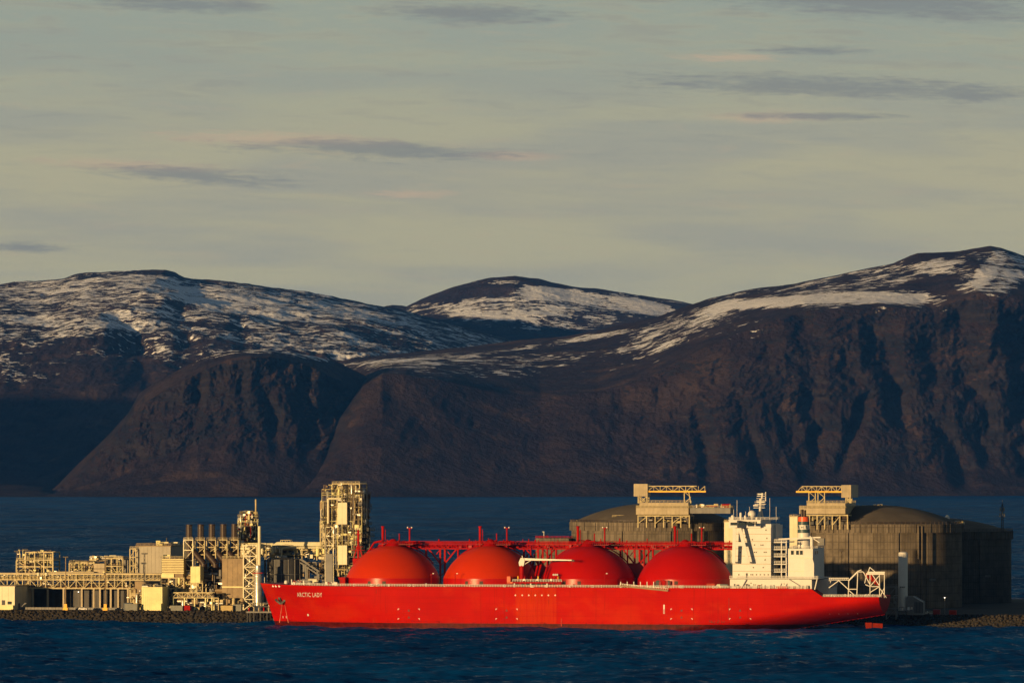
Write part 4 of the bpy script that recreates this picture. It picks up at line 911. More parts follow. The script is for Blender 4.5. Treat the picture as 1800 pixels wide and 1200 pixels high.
# slim chimney on silver base
b = 30; t = T('flue_chimney', 'slim pale chimney on thick silver cylinder by the ship bow', 'chimney', 455, b)
a, z1 = P(456, 924, b); vcyl('flue', 'cream_paint', t, a, b, Z_of(456, 994, b), z1, .75, 14, .1); a2, z2 = P(453.5, 992, b)
MB().lathe((a2, b), [(1.2, G0), (1.8, G0 + .1), (1.8, z2 - 4), (1.35, z2 - 3.2), (1.35, z2 - .4), (.8, z2)], 18).obj('base_shell', 'silver', t, True)
for i in range(5): zz = G0 + 3 + i * 3.3; MB().lathe((a2, b), [(1.78, zz), (1.95, zz + .05), (1.95, zz + .35), (1.78, zz + .4)], 18).obj('hoop', 'silver', t, True)
box('red_platform', 'red_paint', t, a2 - 2.2, a2 + 2.6, b - 2.2, b + 2.2, Z_of(455, 1007, b), Z_of(455, 1007, b) + .35); ladder(t, a2 - 2.1, b - 1, G0, z2)
# column vessel cluster with mast
b = 70; t = T('wash_column', 'tall rust-domed wash column cluster with thin mast behind the lattice tower', 'plant tower', 435, b)
for (x, y, r, m) in ((424.5, 906, 2.4, 'silver'), (433, 903, 1.7, 'brown_panel'), (440.5, 899, 1.5, 'brown_panel'), (447, 906, 1.5, 'dark_steel')):
    a, z = P(x, y, b); vcyl('column_vessel', m, t, a, b + (x % 3), G0, z, r, 18, .7)
for k, y in enumerate((908, 921, 934, 947)):
    a0, z = P(419, y, b); a1 = A_of(452, b); box('ring_platform', 'rust_stack' if k % 2 else 'dark_steel', t, a0, a1, b - 1.4, b + 4, z - .3, z); parapet(t, a0, a1, b - 1.4, b + 4, z, 'rust_stack' if k % 2 else 'beige_steel')
fit(t, 419, 452, 898, 948, b - 3, b + 3, 44, 56, mats=('beige_steel', 'dark_steel', 'rust_stack', 'silver', 'bright_panel'), big=.8)
a, z = P(449.6, 877, b - 2); bar('mast', 'beige_steel', t, (a, b - 2, Z_of(449, 912, b)), (a, b - 2, z), .42, 10); bar('mast_foot', 'beige_steel', t, (a - .8, b - 2, Z_of(449, 908, b)), (a + .8, b - 2, Z_of(449, 908, b)), .4)
a0_, z0_ = P(438, 944, b - 4); pts = [(a0_ + 1.7 * math.cos(q), b - 4, z0_ + 2.2 + 1.7 * math.sin(q)) for q in [-1.9 + .35 * i for i in range(10)]]; tube('bent_pipe', 'cream_paint', t, pts, .35)
fit(t, 417, 454, 903, 950, b - 5, b - 2.2, 34, 305, kinds='cpvb', big=.5, mats=('dark_steel', 'rust_stack', 'bright_panel', 'silver', 'red_paint'))
# dark storage tank and pipe rack behind the bow
b = 44; t = T('dark_hall', 'dark grey round-cornered hall below the pipe rack, behind the ship bow', 'building', 495, b)
a0, z1 = P(463, 983, b); a1 = A_of(524, b); pts = []
c_, r_ = (a0 + a1) / 2, (a1 - a0) / 2
MB().lathe((c_, b + r_), [(r_ * .5, G0), (r_, G0 + .1), (r_, z1), (r_ * .3, z1 + .8)], 40).obj('shell', 'dark_panel', t, True)
for i in range(40):
    th = math.pi * (1 + (i + .5) / 40); 
    if i % 5 == 0: bar('seam_rib', 'grey_panel', t, (c_ + (r_ + .05) * math.cos(th), b + r_ + (r_ + .05) * math.sin(th), G0), (c_ + (r_ + .05) * math.cos(th), b + r_ + (r_ + .05) * math.sin(th), z1), .12)
for zz in (.35, .7): MB().lathe((c_, b + r_), [(r_ - .1, G0 + (z1 - G0) * zz), (r_ + .12, G0 + (z1 - G0) * zz + .02), (r_ + .12, G0 + (z1 - G0) * zz + .25), (r_ - .1, G0 + (z1 - G0) * zz + .28)], 40).obj('hoop', 'grey_panel', t, True)
b = 62; t = T('pipe_rack', 'upper beige pipe rack with big bent pipe between lattice tower and cold box tower', 'pipe rack', 520, b)
frame(t, 466, 570, 966, 984, b, b + 10, 8, 2, r=.2, braces=.4, seed=18); fit(t, 466, 570, 956, 982, b - 1, b + 8, 64, 57, mats=('bright_panel', 'beige_steel', 'cream_paint', 'silver', 'dark_steel'))
for (y, x0, x1, r) in ((957, 479, 570, .75), (953.5, 484, 568, .45), (962, 495, 568, .4)):
    p0, z = P(x0, y, b - 2); p1 = A_of(x1, b - 2); tube('large_pipe', 'cream_paint', t, [(p0, b - 2, z - 4.5), (p0, b - 2, z - .8), (p0 + .8, b - 2, z), (p1, b - 2, z)], r, 10)
frame(t, 493, 510, 949, 956, b - 1, b + 3, 2, 1, r=.12, braces=0, seed=19, decks=False, rail=False)
for px in (466, 490, 516, 542, 568): bar('column', 'grey_panel', t, (A_of(px, b), b, G0), (A_of(px, b), b, Z_of(px, 984, b)), .45)
t = T('stair_conveyor', 'grey sloping gangway frame in shade behind the foredeck', 'stairs', 545, 46)
a0, z1 = P(527, 982, 46); a1, z0 = P(558, 1003, 46)
for bb in (46, 49):
    for d in (0, 1.6): bar('stringer', 'grey_panel', t, (a0, bb, z1 - d), (a1, bb, z0 - d), .22)
    bar('leg', 'grey_panel', t, (a1, bb, G0), (a1, bb, z0), .3); bar('leg', 'grey_panel', t, (a0 + 3, bb, G0), (a0 + 3, bb, z1 - 2.5), .3)
for i in range(9): f = i / 9; bar('tread', 'dark_steel', t, (a0 + (a1 - a0) * f, 46, z1 - 1.6 + (z0 - z1) * f), (a0 + (a1 - a0) * f, 49, z1 - 1.6 + (z0 - z1) * f), .14)
fit(t, 525, 572, 988, 1022, 50, 56, 24, 58, mats=('dark_steel', 'grey_panel', 'brown_panel'))
# the tall cold box tower
b = 52; t = T('cold_box_tower', 'tallest cream process tower crowded with pipes, ladders and platforms', 'plant tower', 605, b)
clad(t, 592, 872, 630, 1030, b + 3, b + 18, 'dark_panel', 'core', 4, G0, 12)  # dark core cladding stands in for shade between the pipes and steelwork
clad(t, 593.5, 883, 610, 921, b - 3.6, b + 2, 'cream_paint', 'upper_panel_box', 2, None, 4); clad(t, 594, 958, 610, 992, b - 3.6, b + 2, 'cream_paint', 'lower_panel_box', 2, None, 3)
a0, z1 = P(611, 883, b - .5); box('panel_side', 'grey_panel', t, a0, a0 + 1.2, b - .8, b + 2, Z_of(611, 921, b), z1)
frame(t, 575, 592, 878, 925, b, b + 10, 2, 5, r=.2, braces=.6, seed=20, rail=True); frame(t, 563, 578, 915, 962, b, b + 8, 2, 5, r=.18, braces=.5, seed=21)
frame(t, 572, 586, 926, 1026, b - 2, b + 4, 1, 9, 'cream_paint', .2, 1, False, False, 22, G0); frame(t, 586, 634, 925, 958, b - .5, b + 6, 5, 4, r=.18, braces=.4, seed=23)
frame(t, 584, 632, 850, 883, b, b + 16, 5, 4, r=.2, braces=.4, seed=24); frame(t, 611, 636, 880, 1000, b, b + 10, 2, 11, 'beige_steel', .17, .5, True, False, 25)
box('lower_leg_shade', 'grey_panel', t, A_of(572, b - 2.4), A_of(585, b - 2.4), b - 2.6, b - 2.2, G0, Z_of(578, 973, b - 2.6))  # grey sheet put in for the shade on the tower's lower leg
fit(t, 584, 632, 851, 884, b - .5, b + 10, 70, 61, mats=('beige_steel', 'bright_panel', 'cream_paint', 'silver', 'dark_steel'), big=.85)
fit(t, 564, 594, 880, 965, b - 1, b + 6, 70, 62, mats=('beige_steel', 'bright_panel', 'cream_paint', 'silver', 'brown_panel'), big=.8)
fit(t, 586, 634, 922, 960, b - 2, b + 3, 60, 63, mats=('beige_steel', 'bright_panel', 'cream_paint', 'silver', 'dark_steel'), big=.8)
fit(t, 628, 650, 868, 1000, b + 2, b + 9, 80, 164, mats=('dark_steel', 'grey_panel', 'dark_panel', 'rust_stack', 'silver'), kinds='bvchp', big=.9)  # dark fittings put the tower's shaded side into their colour
fit(t, 610, 640, 860, 1005, b - 1, b + 9, 90, 64, mats=('dark_steel', 'grey_panel', 'beige_steel', 'silver', 'brown_panel'), big=.85)
fit(t, 574, 620, 990, 1026, b - 1, b + 4, 40, 65, mats=('dark_steel', 'grey_panel', 'beige_steel'), big=.85)
rng = random.Random(4)
for k in range(13):
    y = 868 + k * 10.5; x1 = rng.uniform(640, 651); a0, z = P(622, y, b + 4); a1 = A_of(x1, b + 4)
    box('side_platform', 'dark_steel', t, a0, a1, b + 1, b + 16, z - .5, z); parapet(t, a0, a1, b + 1, b + 16, z, 'grey_panel')
for k, (x, y0, y1) in enumerate(((587, 853, 872), (575, 862, 880), (569, 915, 960), (600, 846.5, 852), (624, 850, 875))):
    a, z = P(x, y0, b); vcyl('standing_vessel', 'silver' if k % 2 else 'cream_paint', t, a, b + 1, Z_of(x, y1, b), z, .8, 12, .5)
p0, z = P(577, 876, b - 2); tube('crossover_pipe', 'cream_paint', t, [(p0, b - 2, z - 12), (p0, b - 2, z), (A_of(600, b - 2), b - 2, z)], .5, 9)
fit(t, 566, 636, 852, 1000, b - 2.6, b - .6, 90, 306, kinds='cpb', big=.5, mats=('dark_steel', 'rust_stack', 'bright_panel', 'silver', 'brown_panel'))
# yard containers, crates and quay posts
container(217, 232, 1059, 19, 'container_blue', 'dark blue container on the bank beside the grey ribbed one')
container(219 + 0, 241, 1061, 16, 'container_grey', 'grey-green ribbed container on the bank beside the yellow-cream block')
container(300, 321, 1064, 16, 'container_grey', 'grey container under the low truss bridge'); container(322, 334, 1064, 17, 'red_paint', 'red container under the low truss bridge')
container(388, 409, 1064, 15, 'container_tan', 'tan container on the rock bank near the silver chimney'); container(409, 424, 1062, 17, 'container_grey', 'grey container next to the tan one by the chimney')
t = T('boundary_wall', 'low dark concrete wall along the yard behind the rock bank', 'wall', 100, 24)
a0, a1 = A_of(30, 26), A_of(215, 26)
for i in range(30): p = a0 + (a1 - a0) * i / 30; box('wall_block', 'grey_panel', t, p, p + (a1 - a0) / 30 - .1, 26, 26.5, G0, G0 + 1.1)
t = T('mooring_jetty', 'low piled jetty deck showing past the ship bow', 'jetty', 465, 0)
a0, a1 = A_of(440, 2), A_of(520, 2); box('deck', 'grey_panel', t, a0, a1, -6, 12, G0 - .2, G0 + .5)
for i in range(7):
    for bb in (-5.5, 0): bar('pile', 'dark_panel', t, (a0 + .5 + i * 3.2, bb, -4), (a0 + .5 + i * 3.2, bb, G0 - .2), .4, 8)
for i in range(8): a = a0 + 1 + i * 2.4; vcyl('bollard', 'red_paint' if i % 3 == 0 else 'beige_panel', t, a, -4.5, G0 + .5, G0 + 2.4, .35, 10)
fit(t, 440, 482, 1058, 1066, 0, 10, 12, 66, kinds='pvb', big=.6)
t = T('loading_dock', 'steel loading arm dock standing between ship and shore behind the manifold', 'jetty', 950, -10)
a0, a1 = A_of(905, -10), A_of(1060, -10); box('deck', 'grey_panel', t, a0, a1, -20, 2, 7, 8)
for i in range(9):
    for bb in (-19, 0): bar('pile', 'dark_panel', t, (a0 + 1 + i * 4.8, bb, -5), (a0 + 1 + i * 4.8, bb, 7), .45, 8)
for i in range(4):
    a = A_of(922 + i * 13, -14); bar('loading_arm', 'red_paint', t, (a, -14, 8), (a, -14, 24), .5, 8); bar('loading_arm', 'red_paint', t, (a, -14, 24), (a + 2.5, -20, 33), .4, 8); bar('outer_arm', 'red_paint', t, (a + 2.5, -20, 33), (a + .5, -23, 22.5), .35, 8)
# ------------------------------------------------------------------ the gas carrier
BC = -48.0; HB = 24.0
a_bow = A_of(458, BC); a_st = A_of(1547, BC - 17)
z_dk = 19.0; z_aft = 15.0; z_boot = 2.3
a_s0, a_s1 = A_of(1425, BC - HB), A_of(1446, BC - HB)
def zdeck(a): return float(np.interp(a, [a_bow, a_bow + 14, a_bow + 40, a_s0, a_s1, a_st], [20.0, 19.5, z_dk, z_dk - .3, z_aft, z_aft]))
def stem(z): return a_bow + 7.3 * (1 - max(0, z) / 20) ** .95
def half(a, z):
    zz = min(1, max(0, z / 19)); ent = 88 - 46 * zz ** 1.3
    d = max(0, a - stem(z)); f = min(1, d / ent); h = HB * (1 - (1 - f) ** (2.1 + .9 * zz)) ** (.92 - .3 * zz)
    s = (a - (a_st - 92)) / 92
    if s > 0:
        se = .48 + .066 * (z + 1.2); u = max(0.0, (s - se + .62) / .62)
        h = min(h, max(.02, HB * (1 - .22 * max(0, s - .3) ** 2) * (1 - min(1.0, u) ** 2.5)))
    return h
ship = thing('gas_carrier', 'long red gas carrier ship with four domed tanks moored by the plant', 'ship', 35.0, BC, 0.0)
SB = BASE[ship.name]
def hull_mat():
    m = bpy.data.materials.new('hull_red'); m.use_nodes = True; t = NT(m.node_tree); p = m.node_tree.nodes['Principled BSDF']
    co = t.n('ShaderNodeTexCoord').outputs['Object']; x, y, z = t.sep(co)
    n = t.noise(co, .05, 5, .6); sc = t.noise(t.vmul(co, (1.0, 1.0, .05)), .9, 5, .65); hz = t.noise(t.vmul(co, (.05, .05, 1.4)), .6, 4, .6)
    c = t.mix(t.step(n, .3, .7), (.36, .0035, .0001), (.43, .0075, .0001))
    # older, more orange paint below the manifold, washed by its drains
    x0, x1 = A_of(907, BC - HB) - SB[0], A_of(978, BC - HB) - SB[0]
    mk = t.m('MULTIPLY', t.step(t.m('ADD', x, t.m('MULTIPLY', sc, .8)), x0 - .2, x0 + .9), t.step(t.m('ADD', x, t.m('MULTIPLY', sc, .8)), x1 - .2, x1 + .9, 1, 0))
    c = t.mix(t.m('MULTIPLY', mk, t.step(sc, .25, .6, .10, .55)), c, (.50, .040, .001))
    c = t.mix(t.m('MULTIPLY', t.m('MULTIPLY', mk, t.step(sc, .60, .72)), .45), c, (.10, .014, .008))
    c = t.mix(t.m('MULTIPLY', t.step(hz, .55, .70), .4), c, (.27, .006, .003))
    c = t.mix(t.m('MULTIPLY', t.step(t.noise(t.vmul(co, (.06, .06, .10)), .7, 4, .6), .52, .66), .45), c, (.50, .028, .001))
    c = t.mix(t.m('MULTIPLY', t.step(t.noise(t.vmul(co, (.5, .5, .12)), .8, 6, .7), .62, .78), t.m('MULTIPLY', t.step(z, 9, 2.5), .35)), c, (.52, .12, .05))
    c = t.mix(t.m('MULTIPLY', t.step(t.noise(t.vmul(co, (.30, .30, 1.6)), .7, 5, .7), .56, .62), t.m('MULTIPLY', t.step(z, 3.6, 2.6), .8)), c, (.05, .008, .006))
    br = t.n('ShaderNodeTexBrick'); br.inputs['Scale'].default_value = 1; br.inputs['Brick Width'].default_value = 11; br.inputs['Row Height'].default_value = 2.9; br.inputs['Mortar Size'].default_value = .05
    br.inputs['Color1'].default_value = (1, 1, 1, 1); br.inputs['Color2'].default_value = (.88, .82, .8, 1); br.inputs['Mortar'].default_value = (.62, .6, .6, 1); t.put(br.inputs['Vector'], t.comb(x, z, 0.0))
    mm = t.n('ShaderNodeMix', data_type='RGBA', blend_type='MULTIPLY'); mm.inputs[0].default_value = .55; t.put(mm.inputs[6], c); t.put(mm.inputs[7], br.outputs[0]); c = mm.outputs[2]
    c = t.mix(t.m('MULTIPLY', t.step(t.noise(t.vmul(co, (.9, .9, .035)), 1.0, 5, .7), .56, .72), .55), c, (.20, .008, .003))
    t.put(p.inputs['Base Color'], c); p.inputs['Roughness'].default_value = .42; p.inputs['Specular IOR Level'].default_value = .02
    b = t.n('ShaderNodeBump'); b.inputs['Strength'].default_value = .5; b.inputs['Distance'].default_value = .06; t.put(b.inputs['Height'], t.noise(t.vmul(co, (1, 1, 1)), .22, 3)); t.put(p.inputs['Normal'], b.outputs[0])
    M['hull_red'] = m
hull_mat()
def build_hull():
    As = np.concatenate([a_bow + 100 * (np.linspace(0, 1, 70) ** 1.7), np.linspace(a_bow + 102, a_st - 96, 60)[1:], np.linspace(a_st - 95, a_st, 200)])
    As = np.unique(np.concatenate([As, [a_s0, a_s1]]))
    def strip(zfun0, zfun1, nz, name, m):
        V, Fq = [], []
        for s in (-1, 1):
            base = len(V)
            for a in As:
                for k in range(nz + 1):
                    z = zfun0(a) + (zfun1(a) - zfun0(a)) * k / nz
                    aa = max(a, stem(z)) if a < a_bow + 12 else a
                    V.append((aa, BC + s * half(aa, z), z))
            for i in range(len(As) - 1):
                for k in range(nz):
                    q = base + i * (nz + 1) + k; fc = (q, q + nz + 1, q + nz + 2, q + 1)
                    if As[i] > a_st - 90 and all(abs(V[j][1] - BC) < .05 for j in fc): continue
                    Fq.append(fc)
        mb = MB(); mb.v = V; mb.f = Fq
        # transom
        nA = len(As); i0 = (nA - 1) * (nz + 1); o2 = nA * (nz + 1)
        for k in range(nz):
            if abs(V[i0 + k][1] - BC) < .05 and abs(V[i0 + k + 1][1] - BC) < .05: continue
            mb.f.append((i0 + k, i0 + k + 1, o2 + i0 + k + 1, o2 + i0 + k))
        o = mb.obj(name, m, ship, True); return o
    strip(lambda a: z_boot, zdeck, 64, 'hull', 'hull_red'); strip(lambda a: -3.0, lambda a: z_boot - .001, 16, 'boot_topping', 'boot_red')
    # deck plates, butted
    mb = MB()
    for i in range(len(As) - 1):
        a0, a1 = As[i], As[i + 1]; z0, z1 = zdeck(a0) - .03, zdeck(a1) - .03; h0, h1 = half(a0, z0), half(a1, z1)
        if a1 <= a_bow + 1: continue
        mb.add([(a0, BC - h0, z0), (a1, BC - h1, z1), (a1, BC + h1, z1), (a0, BC + h0, z0)], [(0, 1, 2, 3)])
    mb.obj('main_deck', 'deck_red', ship)
build_hull()
def near(a, z): return BC - half(a, z)
def hull_patch(name, m, x0, y0, x1, y1, off=.06, par=None):      # thin plate lying on the near side of the hull
    b = BC - HB; a0, z1 = P(x0, y0, b); a1, z0 = P(x1, y1, b); b = near((a0 + a1) / 2, (z0 + z1) / 2)
    a0, z1 = P(x0, y0, b); a1, z0 = P(x1, y1, b); b0 = near(a0, z0); b1 = near(a1, z0); b2 = near(a1, z1); b3 = near(a0, z1)
    V = [(a0, b0 - off, z0), (a1, b1 - off, z0), (a1, b2 - off, z1), (a0, b3 - off, z1), (a0, b0 + .1, z0), (a1, b1 + .1, z0), (a1, b2 + .1, z1), (a0, b3 + .1, z1)]
    return MB().add(V, [(0, 1, 2, 3), (4, 7, 6, 5), (0, 4, 5, 1), (1, 5, 6, 2), (2, 6, 7, 3), (3, 7, 4, 0)]).obj(name, m, par or ship)
# the name on the bow
cu = bpy.data.curves.new('name_lettering', 'FONT'); cu.body = 'ARCTIC LADY'; cu.size = 1; cu.offset = .006; cu.space_character = 1.15; cu.resolution_u = 3
to = bpy.data.objects.new('name_lettering', cu); COL.objects.link(to); bpy.context.view_layer.update()
me = to.to_mesh(); tv = np.array([v.co[:] for v in me.vertices]); tf = [tuple(p.vertices) for p in me.polygons]; to.to_mesh_clear(); bpy.data.objects.remove(to)
bn = near(A_of(545, BC - 14), 13.5); a0, z1 = P(521.5, 1040.6, bn); a1, z0 = P(568.5, 1048.4, bn)
mb = MB(); u0, u1 = tv[:, 0].min(), tv[:, 0].max(); w1 = tv[:, 1].max()
vv = [(a0 + (q[0] - u0) / (u1 - u0) * (a1 - a0), z0 + q[1] / w1 * (z1 - z0)) for q in tv]
mb.add([(a, near(a, z) - .09, z) for a, z in vv], tf); mb.obj('name_lettering', 'white_paint', ship)
# hull marks
for x in (906, 918, 929.5, 941, 952.5, 964, 976):
    a, z = P(x, 1045.5, BC - HB); MB().bar((a, near(a, z) - .08, z), (a, near(a, z) + .1, z), .36, 10).obj('drain_disc', 'water_stain', ship)
for xc in (718.5, 890.5, 1198, 1301):
    for dx in (-18, 18):
        for dy, h in ((1069, 1), (1086, 1)):
            x = xc + dx; s = -1 if dx < 0 else 1
            hull_patch('corner_mark', 'white_paint', x - 1.3, dy, x + 1.3, dy + .8); hull_patch('corner_mark', 'white_paint', x + (-1.3 if s < 0 else .5), dy + .85, x + (-.5 if s < 0 else 1.3), dy + 2.4)
    for dy in (1072, 1084): hull_patch('tug_arrow', 'black_paint', xc - 1.5, dy, xc - .4, dy + 2.2); hull_patch('tug_arrow', 'black_paint', xc + .4, dy, xc + 1.5, dy + 2.2); hull_patch('tug_arrow', 'black_paint', xc - .9, dy - 1.2, xc + .9, dy - .05)
hull_patch('draft_board', 'white_paint', 1166, 1062, 1168.4, 1070); hull_patch('draft_board', 'white_paint', 1166, 1070.2, 1166.6, 1078); hull_patch('draft_board', 'white_paint', 1167.8, 1070.2, 1168.4, 1078); hull_patch('draft_board', 'white_paint', 1166.7, 1077.4, 1167.7, 1078)
for x, y0, y1 in ((624, 1034, 1062), (643, 1034, 1064), (661, 1036, 1062), (1281, 1050, 1088)): hull_patch('plate_seam', 'hull_streak', x, y0, x + .55, y1, .03)
hull_patch('pilot_ladder', 'boat_red', 986, 1086, 987.6, 1100, .12); hull_patch('bow_mark', 'white_paint', 539, 1078.5, 542, 1082)
for x in (495, 501): hull_patch('bow_mark', 'white_paint', x - .4, 1082, x + .6, 1086)
rng = random.Random(8)
for k in range(26):
    x = rng.uniform(1246, 1288); y = rng.uniform(1089, 1094); hull_patch('scrape_mark', 'hull_streak', x, y, x + rng.uniform(1, 3), y + rng.uniform(.4, 1.1), .03)
for k in range(8): x = 662 + k * 1; 
for x in (1458, 1474, 1490, 1507): hull_patch('stern_mark', 'water_stain', x, 1078 - (x - 1458) * .02, x + 1.2, 1079)
# anchor in its hawse, with the wash water running down from it
a, z = P(498.5, 1053, BC - 6); bb = near(a, z)
an = MB().lathe((0, 0), [(.2, 0)], 3); an = MB()
MB().bar((a, bb - .35, z + 1), (a, bb + .6, z + 1), 1.25, 14).obj('hawse_ring', 'dark_panel', ship, True)
anc = MB(); anc.bar((a, bb - .75, z + 1.2), (a + .2, bb - .9, z - 1.9), .28); anc.bar((a - 1.7, bb - .95, z - .5), (a + .2, bb - 1, z - 1.9), .42); anc.bar((a + 2.0, bb - .95, z - .4), (a + .2, bb - 1, z - 1.9), .42); anc.bar((a - 2.3, bb - 1.05, z + .3), (a - 1.5, bb - .9, z - .7), .5); anc.bar((a + 2.6, bb - 1.05, z + .4), (a + 1.8, bb - .9, z - .6), .5)
anc.obj('anchor', 'dark_steel', ship)
for (x0, x1) in ((497, 491), (500.5, 507)):
    mb = MB(); pts = []
    for k in range(9):
        f = k / 8; y = 1058 + 36 * f; x = x0 + (x1 - x0) * f; aa, zz = P(x, y, BC - 6); zz = max(zz, 1.2); b2 = near(aa, zz); aa = A_of(x, b2); pts.append((aa, near(aa, zz) - .1, zz, .12 + .2 * f))
    for p, q in zip(pts, pts[1:]): mb.bar(p[:3], q[:3], (p[3] + q[3]) / 2 * .7, 6)
    mb.obj('wash_water', 'wash_stain', ship, True)
# fairleads on the bow bulwark
for x in (490, 496, 503):
    a, z = P(x, 1028.5, BC - 5); bb = near(a, z); MB().bar((a, bb - .2, z), (a, bb + .2, z), .5, 10).obj('fairlead', 'white_paint', ship)
# railings
def rail(x0, x1, z_of, b_of, n, m='white_paint', name='railing', h=1.15):
    mb = MB(); pr = None
    for i in range(n + 1):
        x = x0 + (x1 - x0) * i / n; a = A_of(x, b_of(x)); b = b_of(x); z = z_of(a); mb.bar((a, b, z), (a, b, z + h), .06)
        if pr:
            for q in (.4, .78, 1.12): mb.bar((pr[0], pr[1], pr[2] + q), (a, b, z + q), .055)
        pr = (a, b, z)
    return mb.obj(name, m, ship)
def bx(x): a = A_of(x, BC - HB); return near(a, zdeck(a) - .1) + .4
rail(512, 1284, zdeck, bx, 170); rail(1447, 1549, zdeck, bx, 34); rail(1284, 1420, zdeck, bx, 36)
for x in (720, 887, 1196, 1260, 1254):
    a = A_of(x, bx(x)); b = bx(x) - .15; z = zdeck(a) + .65; mb = MB()
    for k in range(12): t0, t1 = k * math.pi / 6, (k + 1) * math.pi / 6; mb.bar((a + .5 * math.cos(t0), b, z + .5 * math.sin(t0)), (a + .5 * math.cos(t1), b, z + .5 * math.sin(t1)), .15, 6)
    mb.obj('lifebuoy', 'white_paint', ship, True)
# cargo tanks
tcx = [691, 862, 1034, 1204.5]
for i, x in enumerate(tcx):
    a = A_of(x, BC); r = 21.7; zs, zt = 22.6, 37.6; hh = zt - zs; Rs = (r * r + hh * hh) / (2 * hh); prof = []
    for k in range(26):
        th = math.asin(r / Rs) * (1 - k / 25 * .965); prof.append((Rs * math.sin(th), zt - Rs * (1 - math.cos(th))))
    tk = MB().lathe((a, BC), [(r - .3, zs - .2)] + prof, 96).obj('cargo_tank_dome', 'tank_orange' if i < 2 else 'tank_red', ship, True, ('orange weathered dome nearest the bow', 'orange weathered dome behind the deck crane', 'deep red dome crossed by the crane jib', 'deep red dome next to the deckhouse')[i])
    MB().lathe((a, BC), [(r - 1, z_dk - .4), (r + .1, z_dk - .38), (r + .1, zs), (r - .4, zs + .02)], 96).obj('tank_skirt', 'skirt_red', tk, True)
    MB().lathe((a, BC), [(4.4, zt - 1.2), (4.2, zt - .4), (3.0, zt + .6), (2.4, zt + 1.6), (1.2, zt + 2.6), (.4, zt + 2.9)], 24).obj('top_hatch', 'red_paint', tk, True)
    for (dx, yt, rr) in ((-18, 924.5, .62), (29, 927, .38), (11, 937, .28)):
        aa, zz = P(x + dx, yt, BC + 2); bar('vent_mast', 'red_paint', tk, (aa, BC + 2, zt - 1.5 - abs(dx) * .03), (aa, BC + 2, zz), rr, 10, True)
        if dx == 29: bar('mast_crosstree', 'red_paint', tk, (aa - 1.2, BC + 2, zz - .3), (aa + 1.2, BC + 2, zz - .3), .14); box('floodlight', 'white_paint', tk, aa - 1.2, aa - .7, BC + 1.7, BC + 2.2, zz - .1, zz + .4); box('floodlight', 'white_paint', tk, aa + .7, aa + 1.2, BC + 1.7, BC + 2.2, zz - .1, zz + .4)
        if dx == -18: MB().lathe((aa, BC + 2), [(.62, zz - .6), (.85, zz - .5), (.85, zz), (.5, zz + .15)], 12).obj('vent_cowl', 'red_paint', tk, True); bar('vent_pipe', 'red_paint', tk, (aa + 1.2, BC + 2, zt - 1), (aa + 1.2, BC + 2, zz - 1.5), .18, 6)
    z_p = zt + .55
    box('top_platform', 'deck_red', tk, a - 6.2, a - 3.2, BC - 3, BC + 5, z_p - .2, z_p); box('top_platform', 'deck_red', tk, a + 3.2, a + 10, BC - 3, BC + 5, z_p - .35, z_p - .1)
    mb = MB()
    for k in range(18): aa = a - 6 + k * .94; mb.bar((aa, BC - 3, z_p), (aa, BC - 3, z_p + 1.1), .07)
    for q in (.55, 1.1): mb.bar((a - 6.2, BC - 3, z_p + q), (a + 10, BC - 3, z_p + q), .07)
    mb.obj('platform_rail', 'red_paint', tk)
    fr = random.Random(30 + i)
    for k in range(14):
        aa = a + fr.uniform(-6, 10); b2 = BC + fr.uniform(-2.5, 4); L = fr.uniform(1.5, 4); zz = z_p + fr.uniform(.2, 1.8)
        if k % 3: tube('pipe', 'red_paint', tk, [(aa, b2, z_p - .4), (aa, b2, zz), (aa + L, b2, zz), (aa + L, b2 + 1, zz - .6)], fr.uniform(.16, .34), 7)
        else: vcyl('valve', 'red_paint', tk, aa, b2, z_p - .2, zz + .4, .4, 10, .4)
    for s in (-1, 1):      # side ladder stair hugging the dome, on the far flank
        pts = [(a + s * Rs * math.sin(q), BC + 3, zt - Rs * (1 - math.cos(q)) + .5) for q in [.2 + .09 * j for j in range(9)]]
        if s > 0: tube('access_stair', 'red_paint', tk, pts, .3, 5)
        else: tube('feed_pipe', 'red_paint', tk, [(p[0], p[1], p[2] + .1) for p in pts[:7]], .26, 6)
    for dx in (-42, -16): aa, zz = P(x + dx, 1024, BC - r); b2 = BC - math.sqrt(r * r - (aa - a) ** 2) - .15; box('skirt_door', 'hull_streak', tk, aa - .8, aa + .8, b2 - .1, b2 + .5, zz - .8, zz + .8)
# overhead pipe gangway on the far side of the centreline
bG = BC + 8.5
def gz(y): return Z_of(900, y, bG)
gw = box('pipe_gangway', 'red_paint', ship, A_of(706, bG), A_of(1288, bG), bG - 1.6, bG + 1.6, gz(956.5), gz(954.5))
for (y, r, db) in ((953, .3, -1.2), (958.8, .42, -.6), (961, .35, .8), (963.5, .28, -1.3)):
    tube('cargo_pipe', 'red_paint', gw, [(A_of(665, bG + db), bG + db, gz(y)), (A_of(1288, bG + db), bG + db, gz(y))], r, 8)
mb = MB(); a = A_of(706, bG)
while a < A_of(1288, bG):
    for db in (-1.6, 1.6): mb.bar((a, bG + db, gz(956)), (a, bG + db, gz(950.8)), .07); mb.bar((a, bG + db, gz(964)), (a, bG + db, gz(956.5)), .12)
    a += 2.4
for db in (-1.6, 1.6):
    for y in (950.8, 952.6): mb.bar((A_of(706, bG), bG + db, gz(y)), (A_of(1288, bG), bG + db, gz(y)), .07)
    mb.bar((A_of(706, bG), bG + db, gz(964.2)), (A_of(1288, bG), bG + db, gz(964.2)), .2)
mb.obj('gangway_rail', 'red_paint', gw)
gr = random.Random(12)
